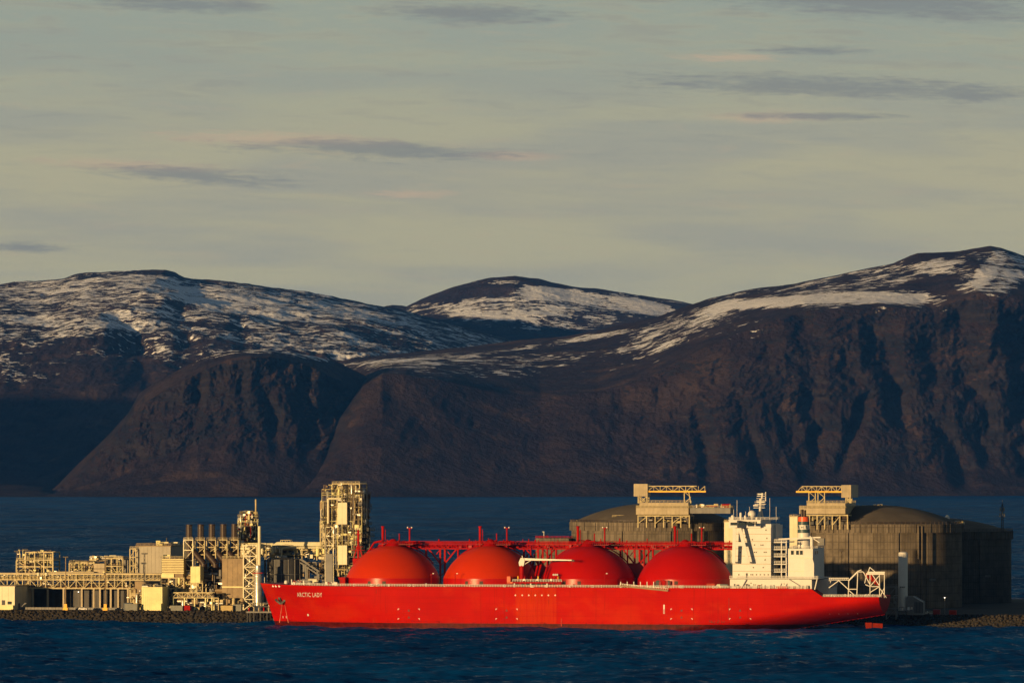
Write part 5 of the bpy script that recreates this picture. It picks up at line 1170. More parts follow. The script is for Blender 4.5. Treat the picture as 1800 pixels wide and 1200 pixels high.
for k in range(90):
    a = A_of(gr.uniform(706, 1284), bG); h = gr.uniform(.6, 2.6)
    if k % 3 == 0: vcyl('gangway_fitting', 'red_paint', gw, a, bG + gr.uniform(-1.5, 1.5), gz(954.6), gz(954.6) + h, gr.uniform(.15, .4), 8, .4)
    elif k % 3 == 1: box('gangway_box', 'deck_red' if k % 2 else 'red_paint', gw, a, a + gr.uniform(.5, 1.6), bG - 1.5, bG - .6, gz(964), gz(964) + gr.uniform(.8, 2.2))
    else: bar('gangway_strut', 'red_paint', gw, (a, bG - 1.6, gz(964.2)), (a + gr.uniform(-1.5, 1.5), bG - 1.6, gz(956.6)), .12)
for j, x in enumerate((778, 950, 1120)):
    a = A_of(x, bG); zt2 = gz(964)
    tw = MB().bar((a - 1.1, bG, z_dk - .1), (a - 1.1, bG, zt2), .4).bar((a + 1.1, bG, z_dk - .1), (a + 1.1, bG, zt2), .4).obj('gangway_tower', 'red_paint', ship)
    for s in (-1, 1):
        bar('strut', 'red_paint', tw, (a + s * 1.1, bG, z_dk + 10), (a + s * 6.8, bG, zt2), .32); bar('strut', 'red_paint', tw, (a + s * 3.4, bG + 1, z_dk + 14), (a + s * 1.2, bG + 1, zt2 - .2), .18); bar('drop_pipe', 'red_paint', tw, (a + s * 7.6, bG - 1, zt2), (a + s * 7.6, bG - 1, z_dk + 12), .5, 8)
        bar('cross_tie', 'red_paint', tw, (a - 1.1, bG - .1, z_dk + 4 + (s + 1) * 2.4), (a + 1.1, bG - .1, z_dk + 6.4 + (s + 1) * 2.4), .16)
    if j: 
        for q in (-4.2, 3.6, 5.6): bar('drop_pipe', 'red_paint', tw, (a + q, bG - 2, zt2 + .5), (a + q, bG - 2, z_dk + 3), .36, 8)
        box('valve_house', 'deck_red', tw, a - 4, a + 5, bG - 1, bG + 4, z_dk - .1, z_dk + 8.4 + j)
# foremast, forward house, windlass mounds
fm = bar('foremast', 'red_paint', ship, (A_of(630, BC), BC, z_dk - .2), (A_of(630, BC), BC, Z_of(630, 931, BC)), .55, 10, True)
for y, wd in ((938, 1.2), (948, 1.6), (960, 2.2), (966, 3.2)): a = A_of(630, BC); box('mast_platform', 'red_paint', fm, a - wd, a + wd, BC - 1, BC + 1, Z_of(630, y, BC) - .2, Z_of(630, y, BC))
for s in (-1, 1): bar('mast_stay', 'red_paint', fm, (a + s * 2.6, BC, Z_of(630, 985, BC)), (a, BC, Z_of(630, 955, BC)), .25)
tube('feed_line', 'red_paint', fm, [(A_of(641, BC), BC, Z_of(641, 977, BC)), (A_of(650, BC), BC, Z_of(650, 966, BC)), (A_of(658, BC), BC, Z_of(658, 953, BC)), (A_of(672, BC), BC, Z_of(672, 950, BC))], .5, 8)
a0, z1 = P(620, 981, BC - 3); a1 = A_of(633, BC - 3); box('mast_house', 'red_paint', ship, a0, a1, BC - 3, BC + 5, z_dk, z1)
b0 = BC - 14; a0, z1 = P(594.5, 1014, b0); a1 = A_of(606.5, b0); fh = MB().prism([(a0 + .8, z_dk - .2), (a1, z_dk - .2), (a1, z1), (a0, z1), (a0, z1 - .8), (a0 + .8, z1 - 1.2)], b0, b0 + 9).obj('forward_house', 'red_paint', ship)
for (x, y, wd, hh, m) in ((528, 1019, 3.2, 2.0, 'white_paint'), (541, 1017, 3.6, 2.7, 'grey_panel'), (550, 1016.5, 3.0, 2.6, 'cream_paint'), (557, 1021, 1.6, 1.5, 'white_paint')):
    b0 = BC - 6; a, z = P(x, y, b0)
    wl = MB().hcyl((a - wd * .7, b0, z - 1.2), (a + wd * .7, b0, z - 1.2), hh * .5, 14).obj('windlass', m, ship, True); box('windlass_frame', 'grey_panel', wl, a - wd, a - wd * .5, b0 - 1, b0 + 2, z_dk - .2, z - .3); box('windlass_frame', 'dark_panel', wl, a + wd * .45, a + wd * .95, b0 - .8, b0 + 2.2, z_dk - .2, z - .7)
a, z = P(503, 1019, BC); vcyl('bow_davit', 'white_paint', ship, a, BC, zdeck(a) - .2, z, .9, 12, .8); bar('jackstaff', 'white_paint', ship, (A_of(465, BC), BC, 19.6), (A_of(465, BC), BC, 22.5), .1)
fr = random.Random(77)
for k in range(40):
    x = fr.uniform(512, 600); b0 = BC - fr.uniform(2, 13); a, z = P(x, 1024, b0)
    if half(a, 19) < abs(b0 - BC) + 1.5: continue
    z0 = zdeck(a) - .1
    if k % 2: vcyl('deck_bollard', ('white_paint', 'grey_panel', 'red_paint')[k % 3], ship, a, b0, z0, z0 + fr.uniform(.8, 2.4), fr.uniform(.25, .5), 10, .3)
    else: box('deck_locker', ('white_paint', 'grey_panel', 'red_paint')[k % 3], ship, a, a + fr.uniform(.8, 2), b0, b0 + 1.4, z0, z0 + fr.uniform(.7, 1.7))
# main deck fittings along the near side
for k in range(84):
    x = fr.uniform(612, 1278); b0 = BC - fr.uniform(21.9, 23.2); a = A_of(x, b0); z0 = zdeck(a) - .1
    if half(a, 19) < abs(b0 - BC) + .4: continue
    if k % 3 == 0: tube('deck_pipe', 'deck_red', ship, [(a - fr.uniform(2, 7), b0, z0 + .6), (a + fr.uniform(2, 7), b0, z0 + .6)], .2, 6)
    elif k % 3 == 1: box('deck_locker', ('red_paint', 'white_paint', 'dark_panel', 'deck_red')[k % 4], ship, a, a + fr.uniform(.6, 1.6), b0, b0 + .8, z0, z0 + fr.uniform(.7, 1.5))
    else: vcyl('deck_vent', ('red_paint', 'white_paint')[k % 2], ship, a, b0, z0, z0 + fr.uniform(.8, 1.7), .28, 8, .4)
for x in (758, 1063, 800):
    b0 = BC - 23; a, z = P(x, 1008, b0); pl = bar('deck_lamp_post', 'red_paint', ship, (a, b0, z_dk - .1), (a, b0, z), .14, 6); bar('lamp_arm', 'red_paint', pl, (a - .5, b0, z - .4), (a + 1, b0, z), .1); box('lamp_head', 'white_paint', pl, a + .6, a + 1.3, b0 - .2, b0 + .2, z, z + .35)
# manifold platform and crane
b0 = BC - 23.2; a0, z1 = P(901, 1022, b0); a1, z0 = P(987, 1025, b0)
mf = box('manifold_platform', 'red_paint', ship, a0, a1, b0, b0 + 9, z0, z1); aL, zL = P(891, 1012.5, b0); box('platform_bulwark', 'orange_paint', mf, aL, A_of(897, b0), b0, b0 + 4, Z_of(894, 1024, b0), zL); box('platform_edge', 'orange_paint', mf, aL, a0 - .05, b0, b0 + 6, z0, z1)
for k in range(9): aa = a0 + (a1 - a0) * (k + .3) / 9; bar('platform_leg', 'red_paint' if k % 3 else 'white_paint', mf, (aa, b0 + .6, z_dk - .2), (aa, b0 + .6, z0), .28)
mb = MB()
for k in range(20): aa = a0 + (a1 - a0) * k / 19; mb.bar((aa, b0, z1), (aa, b0, z1 + 1.1), .07)
for q in (.55, 1.1): mb.bar((a0, b0, z1 + q), (a1, b0, z1 + q), .08)
mb.obj('platform_rail', 'white_paint', mf)
for k in range(7):
    aa = a0 + 2 + k * (a1 - a0 - 4) / 6; MB().bar((aa, b0 + 1, z1 + .9), (aa, b0 + 8, z1 + .9), .5, 12).obj('manifold_pipe', 'silver' if k % 2 else 'red_paint', mf, True); vcyl('manifold_valve', 'yellow_paint' if k % 3 == 0 else 'red_paint', mf, aa, b0 + 3, z1 + 1, z1 + 2.6, .35, 10, .3)
for (x0, y0, x1, y1) in ((929, 1012, 936, 993), (941, 1012, 945, 994), (946, 1012, 951, 992), (957, 1014, 962, 996)): p, z_ = P(x0, y0, BC - 16); q, z2 = P(x1, y1, BC - 14); bar('riser_pipe', 'red_paint', mf, (p, BC - 16, z_), (q, BC - 14, z2), .5, 8, True)
for k in range(3): aa, zz = P(973 + k * 3.4, 1009.5, b0 + 2); MB().lathe((aa, b0 + 2), [(.1, zz - .5), (.42, zz - .3), (.42, zz + .3), (.1, zz + .5)], 10).obj('gauge', 'white_paint', mf, True); bar('gauge_post', 'red_paint', mf, (aa, b0 + 2, z1), (aa, b0 + 2, zz - .5), .08)
bK = BC - 20; a, z = P(917.5, 993, bK); cr = vcyl('deck_crane', 'red_paint', ship, a, bK, z_dk - .2, z, 1.15, 16, .05)
a0, z1 = P(913.5, 980, bK); a1 = A_of(923, bK); MB().prism([(a0, z - .3), (a1 - .5, z - .3), (a1, z1 - 1), (a1 - .6, z1), (a0 + .6, z1), (a0 - .3, z1 - 2)], bK - 1.1, bK + 1.1).obj('crane_house', 'white_paint', cr)
aj, zj = P(1005, 984, bK - 2); mb = MB(); pj = Vector((a1 - .8, bK - .2, z1 - .6)); qj = Vector((aj, bK - 2, zj)); nj = 10
for k in range(nj):
    f0, f1 = k / nj, (k + 1) / nj; mb.bar(pj.lerp(qj, f0), pj.lerp(qj, f1), .52 - .3 * f0)
mb.obj('crane_jib', 'white_paint', cr); bar('jib_ram', 'white_paint', cr, (a1 - .6, bK - .3, z + .2), tuple(pj.lerp(qj, .16) - Vector((0, 0, .4))), .2, 8); bar('jib_head', 'dark_steel', cr, tuple(qj), tuple(qj + Vector((1.2, 0, -.3))), .4); bar('hoist_wire', 'dark_steel', cr, tuple(qj), tuple(qj - Vector((0, 0, 2.4))), .05)
a, z = P(918, 976, bK); bar('crane_lamp', 'white_paint', cr, (a, bK, z1), (a, bK, z), .14)
# accommodation ladder slung along the side
bL_ = BC - HB - .9; a0, z0 = P(1090, 1029, bL_); a1, z1 = P(1174, 1037.5, bL_)
al = MB().bar((a0, bL_, z0), (a1, bL_, z1), .34).bar((a0, bL_ + .8, z0), (a1, bL_ + .8, z1), .34).obj('accommodation_ladder', 'brown_panel', ship)
for k in range(6): aa, zt_ = P(1091 + k * 11.6, 1024, bL_ + 1.4); bar('ladder_davit', 'white_paint', al, (aa, bL_ + 1.4, z_dk - .2), (aa, bL_ + 1.4, zt_ + .6), .16)
for k in range(22): f = k / 21; bar('stanchion', 'silver', al, (a0 + (a1 - a0) * f, bL_, z0 + (z1 - z0) * f), (a0 + (a1 - a0) * f, bL_, z0 + (z1 - z0) * f + 1.0), .06)
bar('hand_line', 'silver', al, (a0, bL_, z0 + 1), (a1, bL_, z1 + 1), .07)
wg = None
for k in range(26):
    b0 = BC - fr.uniform(22, 23.2); a, z = P(fr.uniform(1151, 1176), 1030, b0)
    q = box('winch_block', ('deck_red', 'dark_steel', 'red_paint')[k % 3], ship if wg is None else wg, a, a + fr.uniform(.5, 1.6), b0, b0 + .8, z_dk - .1 + fr.uniform(0, 2.0), z_dk + fr.uniform(2.0, 3.4))
    if wg is None: wg = q; wg.name = 'ladder_winch'; BASE[wg.name] = SB
# ---------------- deckhouse
b1 = BC - 17.5; b1e = BC + 12
def sbox(name, m, par, u0, v0, u1, v1, b0, b2):
    x0, y0 = c6(u0, v0); x1, y1 = c6(u1, v1); return pbox(name, m, par, x0, y0, x1, y1, b0, b2)
dh = sbox('deckhouse', 'white_paint', ship, 462, 372, 750, 752, b1, b1e)
bl = BC - 21.5; lo = sbox('lower_house', 'white_paint', ship, 442, 760, 1058, 842, bl, BC + 20)
def wins(par, lst, b, sx=5, sy=6, frame_m='silver'):
    for (u, v) in lst:
        x0, y0 = c6(u - sx, v - sy); x1, y1 = c6(u + sx, v + sy); wn = pbox('window', 'glass', par, x0, y0, x1, y1, b - .07, b + .1)
        a0, z1 = P(x0, y0, b - .1); a1, z0 = P(x1, y1, b - .1); mb = MB()
        for p, q in (((a0, z0), (a1, z0)), ((a1, z0), (a1, z1)), ((a1, z1), (a0, z1)), ((a0, z1), (a0, z0))): mb.bar((p[0], b - .1, p[1]), (q[0], b - .1, q[1]), .06)
        mb.obj('window_frame', frame_m, wn)
wins(dh, [(512, 390), (713, 390), (476, 450), (720, 452), (500, 503), (626, 502), (676, 503), (690, 503), (519, 557), (626, 557), (640, 557), (700, 557), (714, 557), (513, 612), (630, 614), (706, 614), (618, 672), (692, 672), (508, 726), (600, 726), (613, 726), (641, 726), (670, 726), (700, 726), (730, 726), (560, 446), (610, 462)], b1)
for v in (420, 475, 530, 585, 645, 700): x0, y = c6(462, v); x1, _ = c6(750, v); a0, z = P(x0, y, b1); a1 = A_of(x1, b1); bar('deck_edge', 'beige_panel', dh, (a0, b1 - .04, z), (a1, b1 - .04, z), .10)
wins(lo, [(620, 802), (632, 802), (700, 815), (850, 795), (680, 802), (600, 790)], bl, 4, 5)
sbox('house_door', 'dark_panel', lo, 560, 795, 580, 835, bl - .06, bl + .1); sbox('house_door', 'dark_panel', dh, 562, 715, 576, 750, b1 - .06, b1 + .1)
bs = BC - 22.5; sbox('boat_deck', 'white_paint', ship, 438, 752, 1105, 759, bs, BC + 20)
def srail(par, u0, u1, v, b, n, m='white_paint', h=1.1):
    mb = MB(); x0, y0 = c6(u0, v); x1, _ = c6(u1, v); a0, z = P(x0, y0, b); a1 = A_of(x1, b)
    for i in range(n + 1): a = a0 + (a1 - a0) * i / n; mb.bar((a, b, z), (a, b, z + h), .06)
    for q in (.37, .74, 1.08): mb.bar((a0, b, z + q), (a1, b, z + q), .05)
    mb.obj('railing', m, par)
srail(lo, 440, 1105, 752, bs + .2, 60)
# bridge and wings
bw = BC - 25.0
br = MB(); x0, y0 = c6(470, 318); x1, y1 = c6(650, 374)
a0, z1 = P(x0, y0, b1); a1, z0 = P(x1, y1, b1)
bg_ = box('bridge', 'white_paint', ship, a0 - 2.0, a1 + 1.5, b1 - 1.2, b1e + 2, z0, z1)
aw0, zw1 = P(c6(436, 318)[0], c6(436, 318)[1], bw); aw1 = A_of(c6(495, 318)[0], bw)
zw0 = Z_of(1290, c6(0, 372)[1], bw)
wgm = MB().prism([(aw0, zw0 + .6), (aw0 + 1, zw0), (aw1, zw0), (aw1, zw1), (aw0, zw1)], bw, b1 - 1.25).obj('bridge_wing', 'white_paint', bg_)
for k in range(3): p0 = aw0 + .6 + k * 3.6; box('bridge_window', 'glass', bg_, p0, p0 + 3.0, bw - .08, bw + .1, zw1 - 2.2, zw1 - .9)
xk0 = A_of(c6(556, 0)[0], b1 - 1.2); xk1 = A_of(c6(648, 0)[0], b1 - 1.2); zz = Z_of(1310, c6(0, 338)[1], b1)
for k in range(8): p0 = xk0 + (xk1 - xk0) * k / 8; box('bridge_window', 'glass', bg_, p0 + .1, p0 + (xk1 - xk0) / 8 - .15, b1 - 1.28, b1 - 1.1, zz - .55, zz + .75)
for k in range(5): p0 = A_of(c6(497, 0)[0], b1 - 1.2) + k * 1.25; box('bridge_window', 'glass', bg_, p0, p0 + 1.0, b1 - 1.28, b1 - 1.1, zz - .4, zz + .75)
box('monkey_island', 'white_paint', bg_, a0 - 2.3, a1 + 1.8, b1 - 1.5, b1e + 2.3, z1, z1 + .3)
parapet(bg_, a0 - 2, a1 + 5.6, b1 - 1.4, b1e + 2, z1 + .3, 'white_paint')
xa, ya = c6(752, 352); xb, yb = c6(790, 455); pbox('aft_bridge_house', 'white_paint', ship, xa, ya, xb, 1012, b1 + 9, b1e)
xa, ya = c6(650, 345); xb, yb = c6(752, 372); pbox('bridge_annex', 'white_paint', ship, xa, ya, xb, yb, b1 + 1, b1e)
# wing supports: an A-shaped frame standing on the boat deck edge
bA_ = b1 - 4.2
def leg(name, x0, y0, x1, y1, wd):
    (p, zp), (q, zq) = P(x0, y0, bA_), P(x1, y1, bA_)
    return MB().prism([(p, zp), (p + wd, zp), (q + wd, zq), (q, zq)], bA_, bA_ + .45).obj(name, 'white_paint', bg_)
leg('wing_support', 1286.5, 987, 1288.5, 927, 1.5); leg('wing_support', 1312, 987, 1297, 927, 1.5)
p, zp = P(1290, 959, bA_); q, zq = P(1309, 952, bA_); MB().box(p + .3, q - .2, bA_ + .03, bA_ + .4, zp, zq).obj('wing_support_tie', 'white_paint', bg_)
for x in (1286.5, 1312): p, zp = P(x, 987, bA_); MB().box(p, p + 1.5, bA_ + .02, b1 - .02, zp - .5, zp - .01).obj('wing_bracket', 'white_paint', bg_)
# top hamper
a, z = P(1321.6, 903.5, BC - 6); MB().lathe((a, BC - 6), [(.5, z - 1.9)] + [(1.85 * math.sin(q), z - 1.85 * math.cos(q)) for q in [.35 + .2 * j for j in range(14)]], 24).obj('radar_dome', 'white_paint', bg_, True); bar('dome_post', 'white_paint', bg_, (a, BC - 6, z1), (a, BC - 6, z - 1.5), .6, 10)
for (x, y, r) in ((1288, 904.5, .8), (1302, 900, .55), (1284, 908, .5), (1330, 908, .5), (1310, 905, .5)): a, z = P(x, y, BC - 10); vcyl('antenna_drum', 'white_paint', bg_, a, BC - 10, z1 + .2, z, r, 12, .9)
for (u, v) in ((495, 165), (742, 150), (790, 215), (590, 215), (470, 235), (560, 250)): x, y = c6(u, v); a, z = P(x, y, BC - 4); bar('whip_antenna', 'white_paint', bg_, (a, BC - 4, z1 - (9 if u > 700 else 0)), (a, BC - 4, z), .09, 5)
rm = bar('radar_mast', 'white_paint', ship, (A_of(1335.5, BC), BC, z1), (A_of(1337, BC), BC, Z_of(1337, 876, BC)), .55, 8); a = A_of(1336.5, BC)
bar('mast_leg', 'white_paint', rm, (A_of(1330, BC), BC, z1), (a, BC, Z_of(1336, 895, BC)), .3); bar('mast_leg', 'white_paint', rm, (A_of(1341, BC), BC + 2, z1), (a, BC, Z_of(1336, 890, BC)), .3)
for (y, w0, w1) in ((891.5, -3.0, 2.2), (885, -2.4, 2.6), (879, -1.6, 2.8), (871, -1.4, 2.4)): z = Z_of(1336, y, BC); box('mast_platform', 'white_paint', rm, a + w0, a + w1, BC - 1.5, BC + 1.5, z - .25, z); bar('platform_guard', 'white_paint', rm, (a + w0, BC - 1.5, z + .9), (a + w1, BC - 1.5, z + .9), .08)
for (y, x0, x1) in ((888, 1325, 1334), (882, 1331, 1345), (868, 1333, 1342)): z = Z_of(1336, y, BC); bar('radar_scanner', 'white_paint', rm, (A_of(x0, BC), BC - 1.6, z), (A_of(x1, BC), BC - 1.6, z), .28)
bar('mast_spur', 'white_paint', rm, (A_of(1346, BC), BC, Z_of(1346, 880, BC)), (A_of(1346, BC), BC, Z_of(1346, 864, BC)), .25, 6); bar('mast_top', 'white_paint', rm, (a + .6, BC, Z_of(1336, 877, BC)), (A_of(1340, BC), BC, Z_of(1340, 866, BC)), .3)
# open decks behind the house
for (v, u1) in ((478, 870), (532, 870), (585, 862), (642, 870), (700, 866)):
    x0, y = c6(752, v); x1, _ = c6(u1, v); a0, z = P(x0, y, b1 + 2); a1 = A_of(x1, b1 + 2); od = box('open_deck', 'white_paint', ship, a0, a1, b1 + 2, b1e - 2, z - .5, z - .1); srail(od, 752, u1, v - 1, b1 + 2.2, 9)
for u in (776, 830, 866): x, y0 = c6(u, 470); a, z = P(x, y0, b1 + 3); bar('deck_pillar', 'white_paint', ship, (a, b1 + 3, z_dk), (a, b1 + 3, z), .22)
sbox('stair_core', 'white_paint', ship, 800, 500, 850, 752, b1 + 24, b1e)
# funnel casing and funnel
bf = BC - 14.5; bfe = BC + 24
fc = sbox('engine_casing', 'white_paint', ship, 880, 530, 1066, 756, bf, bfe)
x0, y0 = c6(1003, 605); x1, y1 = c6(1072, 760); a0, z1_ = P(x0, y0, bf); a1, z0_ = P(x1, y1, bf)
MB().prism([(a0, z0_), (a1 + .4, z0_), (a1 + .4, z1_ - 2.2), (a1 - .3, z1_), (a0, z1_)], bf - 1.6, bf - .02).obj('casing_bulge', 'white_paint', fc)
wins(fc, [(912, 560), (951, 560), (980, 560)], bf, 12, 17)
ax = A_of(c6(1066, 0)[0], bf)
for bb in (bf + 8, bf + 14): box('aft_window', 'glass', fc, ax - .1, ax + .08, bb, bb + 2.2, Z_of(1435, c6(0, 575)[1], bf), Z_of(1435, c6(0, 550)[1], bf))
x0, y0 = c6(890, 522); parapet(fc, A_of(x0, bf), ax, bf + .3, bfe, Z_of(1400, c6(0, 530)[1], bf), 'white_paint')
for v in (600, 700): xq, yq = c6(880, v); p, zp = P(xq, yq, bf); bar('deck_edge', 'cream_paint', fc, (p, bf - .03, zp), (ax, bf - .03, zp), .08)
cf = A_of(c6(998, 0)[0], BC - 2); rf = 48 * .2333 * .258
def fz(v): return Z_of(1412, c6(0, v)[1], BC - 2)
fn = MB().lathe((cf, BC - 2), [(rf * 1.08, fz(535)), (rf * 1.06, fz(500)), (rf * 1.0, fz(411.5))], 32).obj('funnel', 'white_paint', ship, True)
for (v0, v1, m) in ((411, 386, 'teal_band'), (385.5, 352, 'white_paint'), (351.5, 326, 'teal_band'), (325.5, 291, 'orange_paint')):
    MB().lathe((cf, BC - 2), [(rf * .7, fz(v0)), (rf * (1 - (411 - v0) * .0012), fz(v0)), (rf * (1 - (411 - v1) * .0012), fz(v1)), (rf * .7, fz(v1))], 32).obj('funnel_band', m, fn, True)
def femb(pts, name='funnel_emblem'):
    V = []; zs = [(u, fz(v)) for u, v in pts]
    for (u, z) in zs:
        th = -math.pi / 2 + math.asin(max(-.99, min(.99, (u - 998) / 48.0 * .97))); V.append((cf + (rf + .05) * math.cos(th), BC - 2 + (rf + .05) * math.sin(th), z))
    MB().add(V, [tuple(range(len(V)))]).obj(name, 'teal_band', fn)
for u in (982, 996): femb([(u, 360), (u + 4, 360), (u + 4, 378), (u, 378)])
femb([(986, 367), (996, 367), (996, 371), (986, 371)])
for u in (956, 962, 1018, 1025): femb([(u, 354), (u + 4, 354), (u + 10, 384), (u + 6, 384)])
for u, h in ((985, 235), (1004, 240)): a = A_of(c6(u, 0)[0], BC - 2); vcyl('exhaust_pipe', 'rust_stack', fn, a, BC - 2, fz(300), fz(h), .75, 12, .05)
# provision crane over the aft decks
bq = BC - 12; xq, yq = c6(1050, 452); p, zp = P(xq, yq, bq); pc = vcyl('provision_crane', 'white_paint', ship, p + .5, bq, Z_of(1424, c6(0, 530)[1], bq), zp + .6, .8, 12, .2)
x0, y0 = c6(745, 463); q, zq = P(x0, y0, bq); bar('crane_boom', 'white_paint', pc, (p + 1, bq, zp + .2), (q, bq, zq), .38)
xa, ya = c6(1125, 452); r_, zr = P(xa, ya, bq); bar('crane_counter', 'white_paint', pc, (p, bq, zp + .3), (r_, bq, zr + .4), .3); box('crane_cab', 'grey_panel', pc, r_ - 1.4, r_ + 1.6, bq, bq + 3, Z_of(1440, c6(0, 505)[1], bq), zr); bar('crane_stay', 'white_paint', pc, (p - .5, bq, zp + 1), (r_ - .5, bq, zr - 2), .18)
# boat on the side deck, stern slope house
bb = BC - 23; xa, ya = c6(790, 832); xb, yb = c6(882, 812); a0, z0 = P(xa, ya, bb); a1, z1b = P(xb, yb, bb)
rb = MB().prism([(a0 + .8, z0), (a1 - .8, z0), (a1, z1b - .4), (a1 - .6, z1b), (a0 + .6, z1b), (a0, z1b - .4)], bb, bb + 1.8).obj('rescue_boat', 'boat_red', ship); bar('boat_davit', 'white_paint', rb, (a0 + 1, bb + 1, z0 - 1), (a0 + 2, bb + 1, z1b + 1.2), .15); bar('boat_davit', 'white_paint', rb, (a1 - 2, bb + 1, z0 - 1), (a1 - 1, bb + 1, z1b + 1.2), .15)
for k in range(24):
    u = fr.uniform(470, 1050); x, y = c6(u, 834); b0 = BC - fr.uniform(22, 23.3); a, z = P(x, y, b0)
    if k % 2: box('deck_locker', ('white_paint', 'red_paint', 'grey_panel')[k % 3], ship, a, a + fr.uniform(.5, 1.3), b0, b0 + .6, z_dk - .3, z_dk + fr.uniform(.4, 1.6))
    else: vcyl('deck_vent', 'white_paint', ship, a, b0, z_dk - .3, z_dk + fr.uniform(.6, 2), .26, 8, .5)
for (ua, va, ub, vb) in ((520, 832, 560, 762), (880, 762, 962, 812), (1080, 838, 1098, 762)): p, zp = P(*c6(ua, va), bs); q, zq = P(*c6(ub, vb), bs); bar('ladder_way', 'white_paint', ship, (p, bs, zp), (q, bs, zq), .22)
for k, u in enumerate((362, 385, 408)): a, z = P(*c6(u, 812), BC - 22.3); MB().hcyl((a - 1, BC - 22.3, z), (a + 1.0, BC - 22.3, z), .95, 14).obj('liferaft_drum', 'grey_panel' if k else 'cream_paint', ship, True)
sbox('deck_crate', 'boat_red', ship, 265, 792, 328, 830, BC - 23, BC - 21.5)
bg2 = BC - 9; xa, ya = c6(1060, 762); xb, yb = c6(1185, 905); a0, z1_ = P(xa, ya, bg2); a1, z0_ = P(xb, yb, bg2)
MB().prism([(a0, z0_ - .2), (a1, z0_ - .2), (a1, Z_of(1458, c6(0, 830)[1], bg2)), (a0 + 9, z1_), (a0, z1_)], bg2, BC + 20).obj('aft_house', 'white_paint', ship)
# mooring and lifeboat gear on the stern
bq = BC - 16
def s7(u, v, b): return P(*c7(u, v), b)
fr_ = None
def sp(u0, v0, u1, v1, b, r=.24, par=None, name='frame_tube', m='white_paint'):
    p, zp = s7(u0, v0, b); q, zq = s7(u1, v1, b); return bar(name, m, par or ship, (p, b, zp), (q, b, zq), r)
arch = sp(480, 770, 545, 705, bq, .3, None, 'stern_arch')
for bb in (bq, bq + 5):
    for s in ((545, 705, 588, 704), (590, 705, 640, 800), (480, 770, 476, 900), (548, 710, 540, 900), (480, 835, 545, 835), (476, 840, 540, 895), (545, 700, 575, 690), (330, 765, 480, 765), (330, 752, 480, 752)): sp(*s, bb, .17, arch)
    for s in ((330, 825, 405, 770), (405, 770, 478, 838)): sp(*s, bb, .18, arch)
    for k in range(9): sp(335 + k * 16, 752, 335 + k * 16, 766, bb, .07, arch)
lf = sp(612, 720, 750, 720, bq, .35, None, 'lifeboat_frame')
for bb in (bq, bq + 6):
    for s in ((640, 715, 640, 900), (748, 705, 748, 905), (712, 725, 712, 900), (640, 815, 712, 815), (640, 815, 712, 730), (605, 800, 640, 815), (640, 860, 712, 815), (715, 830, 765, 900), (625, 715, 638, 670), (638, 670, 690, 715), (600, 790, 615, 722), (712, 900, 745, 830), (655, 722, 712, 810)): sp(*s, bb, .16, lf)
    sp(620, 708, 752, 708, bb, .3, lf)
# free-fall lifeboat lying on the ramp
p0, z0 = s7(612, 715, bq + 3); p1, z1_ = s7(705, 800, bq + 3); mb = MB(); ax_ = Vector((p1 - p0, 0, z1_ - z0)); L = ax_.length; ax_.normalize(); up = Vector((-ax_.z, 0, ax_.x)); rings = []
for k in range(9):
    f = k / 8; r = 1.25 * math.sin(math.pi * (.12 + .76 * f)) ** .55; c0 = Vector((p0, bq + 3, z0)) + ax_ * L * f
    rings.append([c0 + Vector((0, 1, 0)) * r * math.cos(t_) + up * r * 1.05 * math.sin(t_) for t_ in [j * math.pi / 6 for j in range(12)]])
V = [v for r in rings for v in r]; Fq = [(j * 12 + i, j * 12 + (i + 1) % 12, (j + 1) * 12 + (i + 1) % 12, (j + 1) * 12 + i) for j in range(8) for i in range(12)]; mb.add(V, Fq + [tuple(range(12))[::-1], tuple(range(96, 108))])
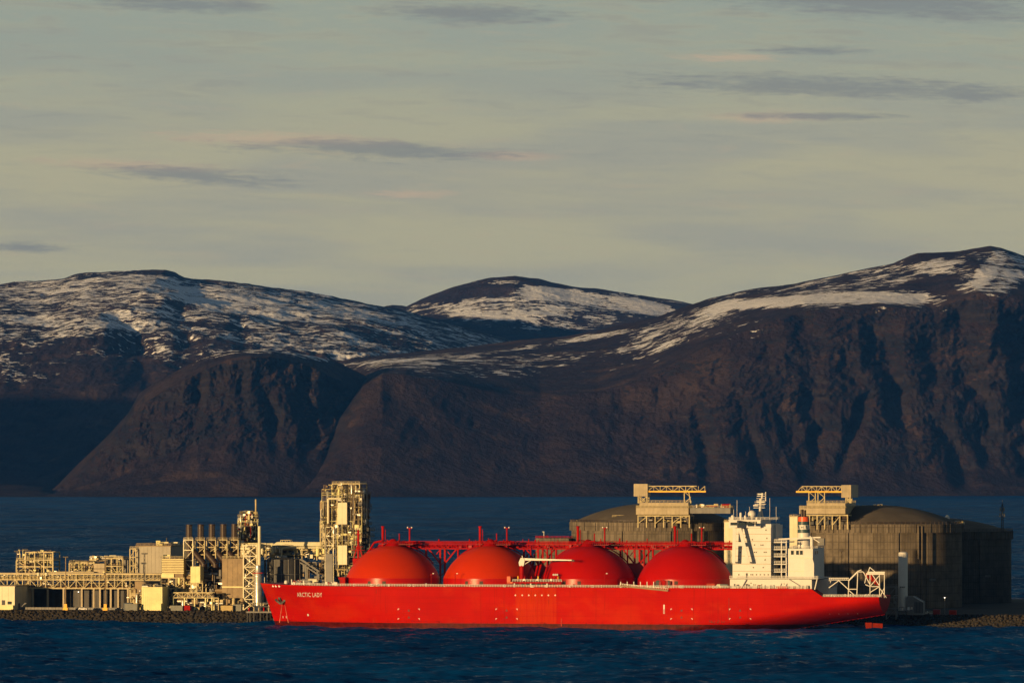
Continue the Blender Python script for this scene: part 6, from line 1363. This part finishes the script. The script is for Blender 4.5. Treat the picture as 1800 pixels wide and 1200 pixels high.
lb = mb.obj('lifeboat', 'boat_red', ship, True); c0 = Vector((p0, bq + 3, z0)) + ax_ * L * .25 + up * .9; MB().box(c0.x - .9, c0.x + .7, bq + 2.3, bq + 3.7, c0.z - .3, c0.z + .8).obj('lifeboat_wheelhouse', 'orange_paint', lb)
for (u, v, r) in ((612, 882, .9), (655, 890, .7), (360, 890, .7), (420, 893, .6), (700, 890, .6)): a, z = s7(u, v, BC - 14); vcyl('mooring_winch', 'white_paint' if u > 600 else 'dark_panel', ship, a, BC - 14, z_aft - .1, z + .6, r, 12, .6)
for k in range(18): a = A_of(fr.uniform(1450, 1545), BC - 17); vcyl('deck_bollard', 'white_paint', ship, a, BC - 17 - fr.random(), z_aft - .05, z_aft + fr.uniform(.6, 1.6), .28, 8, .3)
# rudder blade and horn below the counter
x0, y0 = 1520, 1094; a0, z1_ = P(1521, 1093.5, BC); a1 = A_of(1533.5, BC); a2 = A_of(1552, BC)
rd = MB().prism([(a0 + .8, -3), (a1 - .15, -3), (a1 - .15, z1_), (a0, z1_)], BC - .7, BC + .7).obj('rudder', 'rudder_red_shaded', ship); MB().prism([(a1 + .15, -3), (a2 - .4, -3), (a2, z1_ - .4), (a1 + .15, z1_ - .2)], BC - .6, BC + .6).obj('rudder_flap', 'rudder_red_shaded', rd)
# ------------------------------------------------------------------ sea haze
def build_haze():
    m = bpy.data.materials.new('haze'); m.use_nodes = True; t = NT(m.node_tree); m.node_tree.nodes.clear()
    v = t.n('ShaderNodeVolumePrincipled'); v.inputs['Color'].default_value = (.05, .27, 1, 1); v.inputs['Density'].default_value = 0.9e-5; v.inputs['Anisotropy'].default_value = 0
    o = t.n('ShaderNodeOutputMaterial'); m.node_tree.links.new(v.outputs[0], o.inputs['Volume'])
    x, y0, y1, z0, z1 = 35000, -2600, 41000, -32, 860
    V = [(-x, y0, z0), (x, y0, z0), (x, y1, z0), (-x, y1, z0), (-x, y0, z1), (x, y0, z1), (x, y1, z1), (-x, y1, z1)]
    h = raw_mesh('haze', V, [(0, 3, 2, 1), (4, 5, 6, 7), (0, 1, 5, 4), (1, 2, 6, 5), (2, 3, 7, 6), (3, 0, 4, 7)], [m], False)
    h['kind'] = 'stuff'
build_haze()
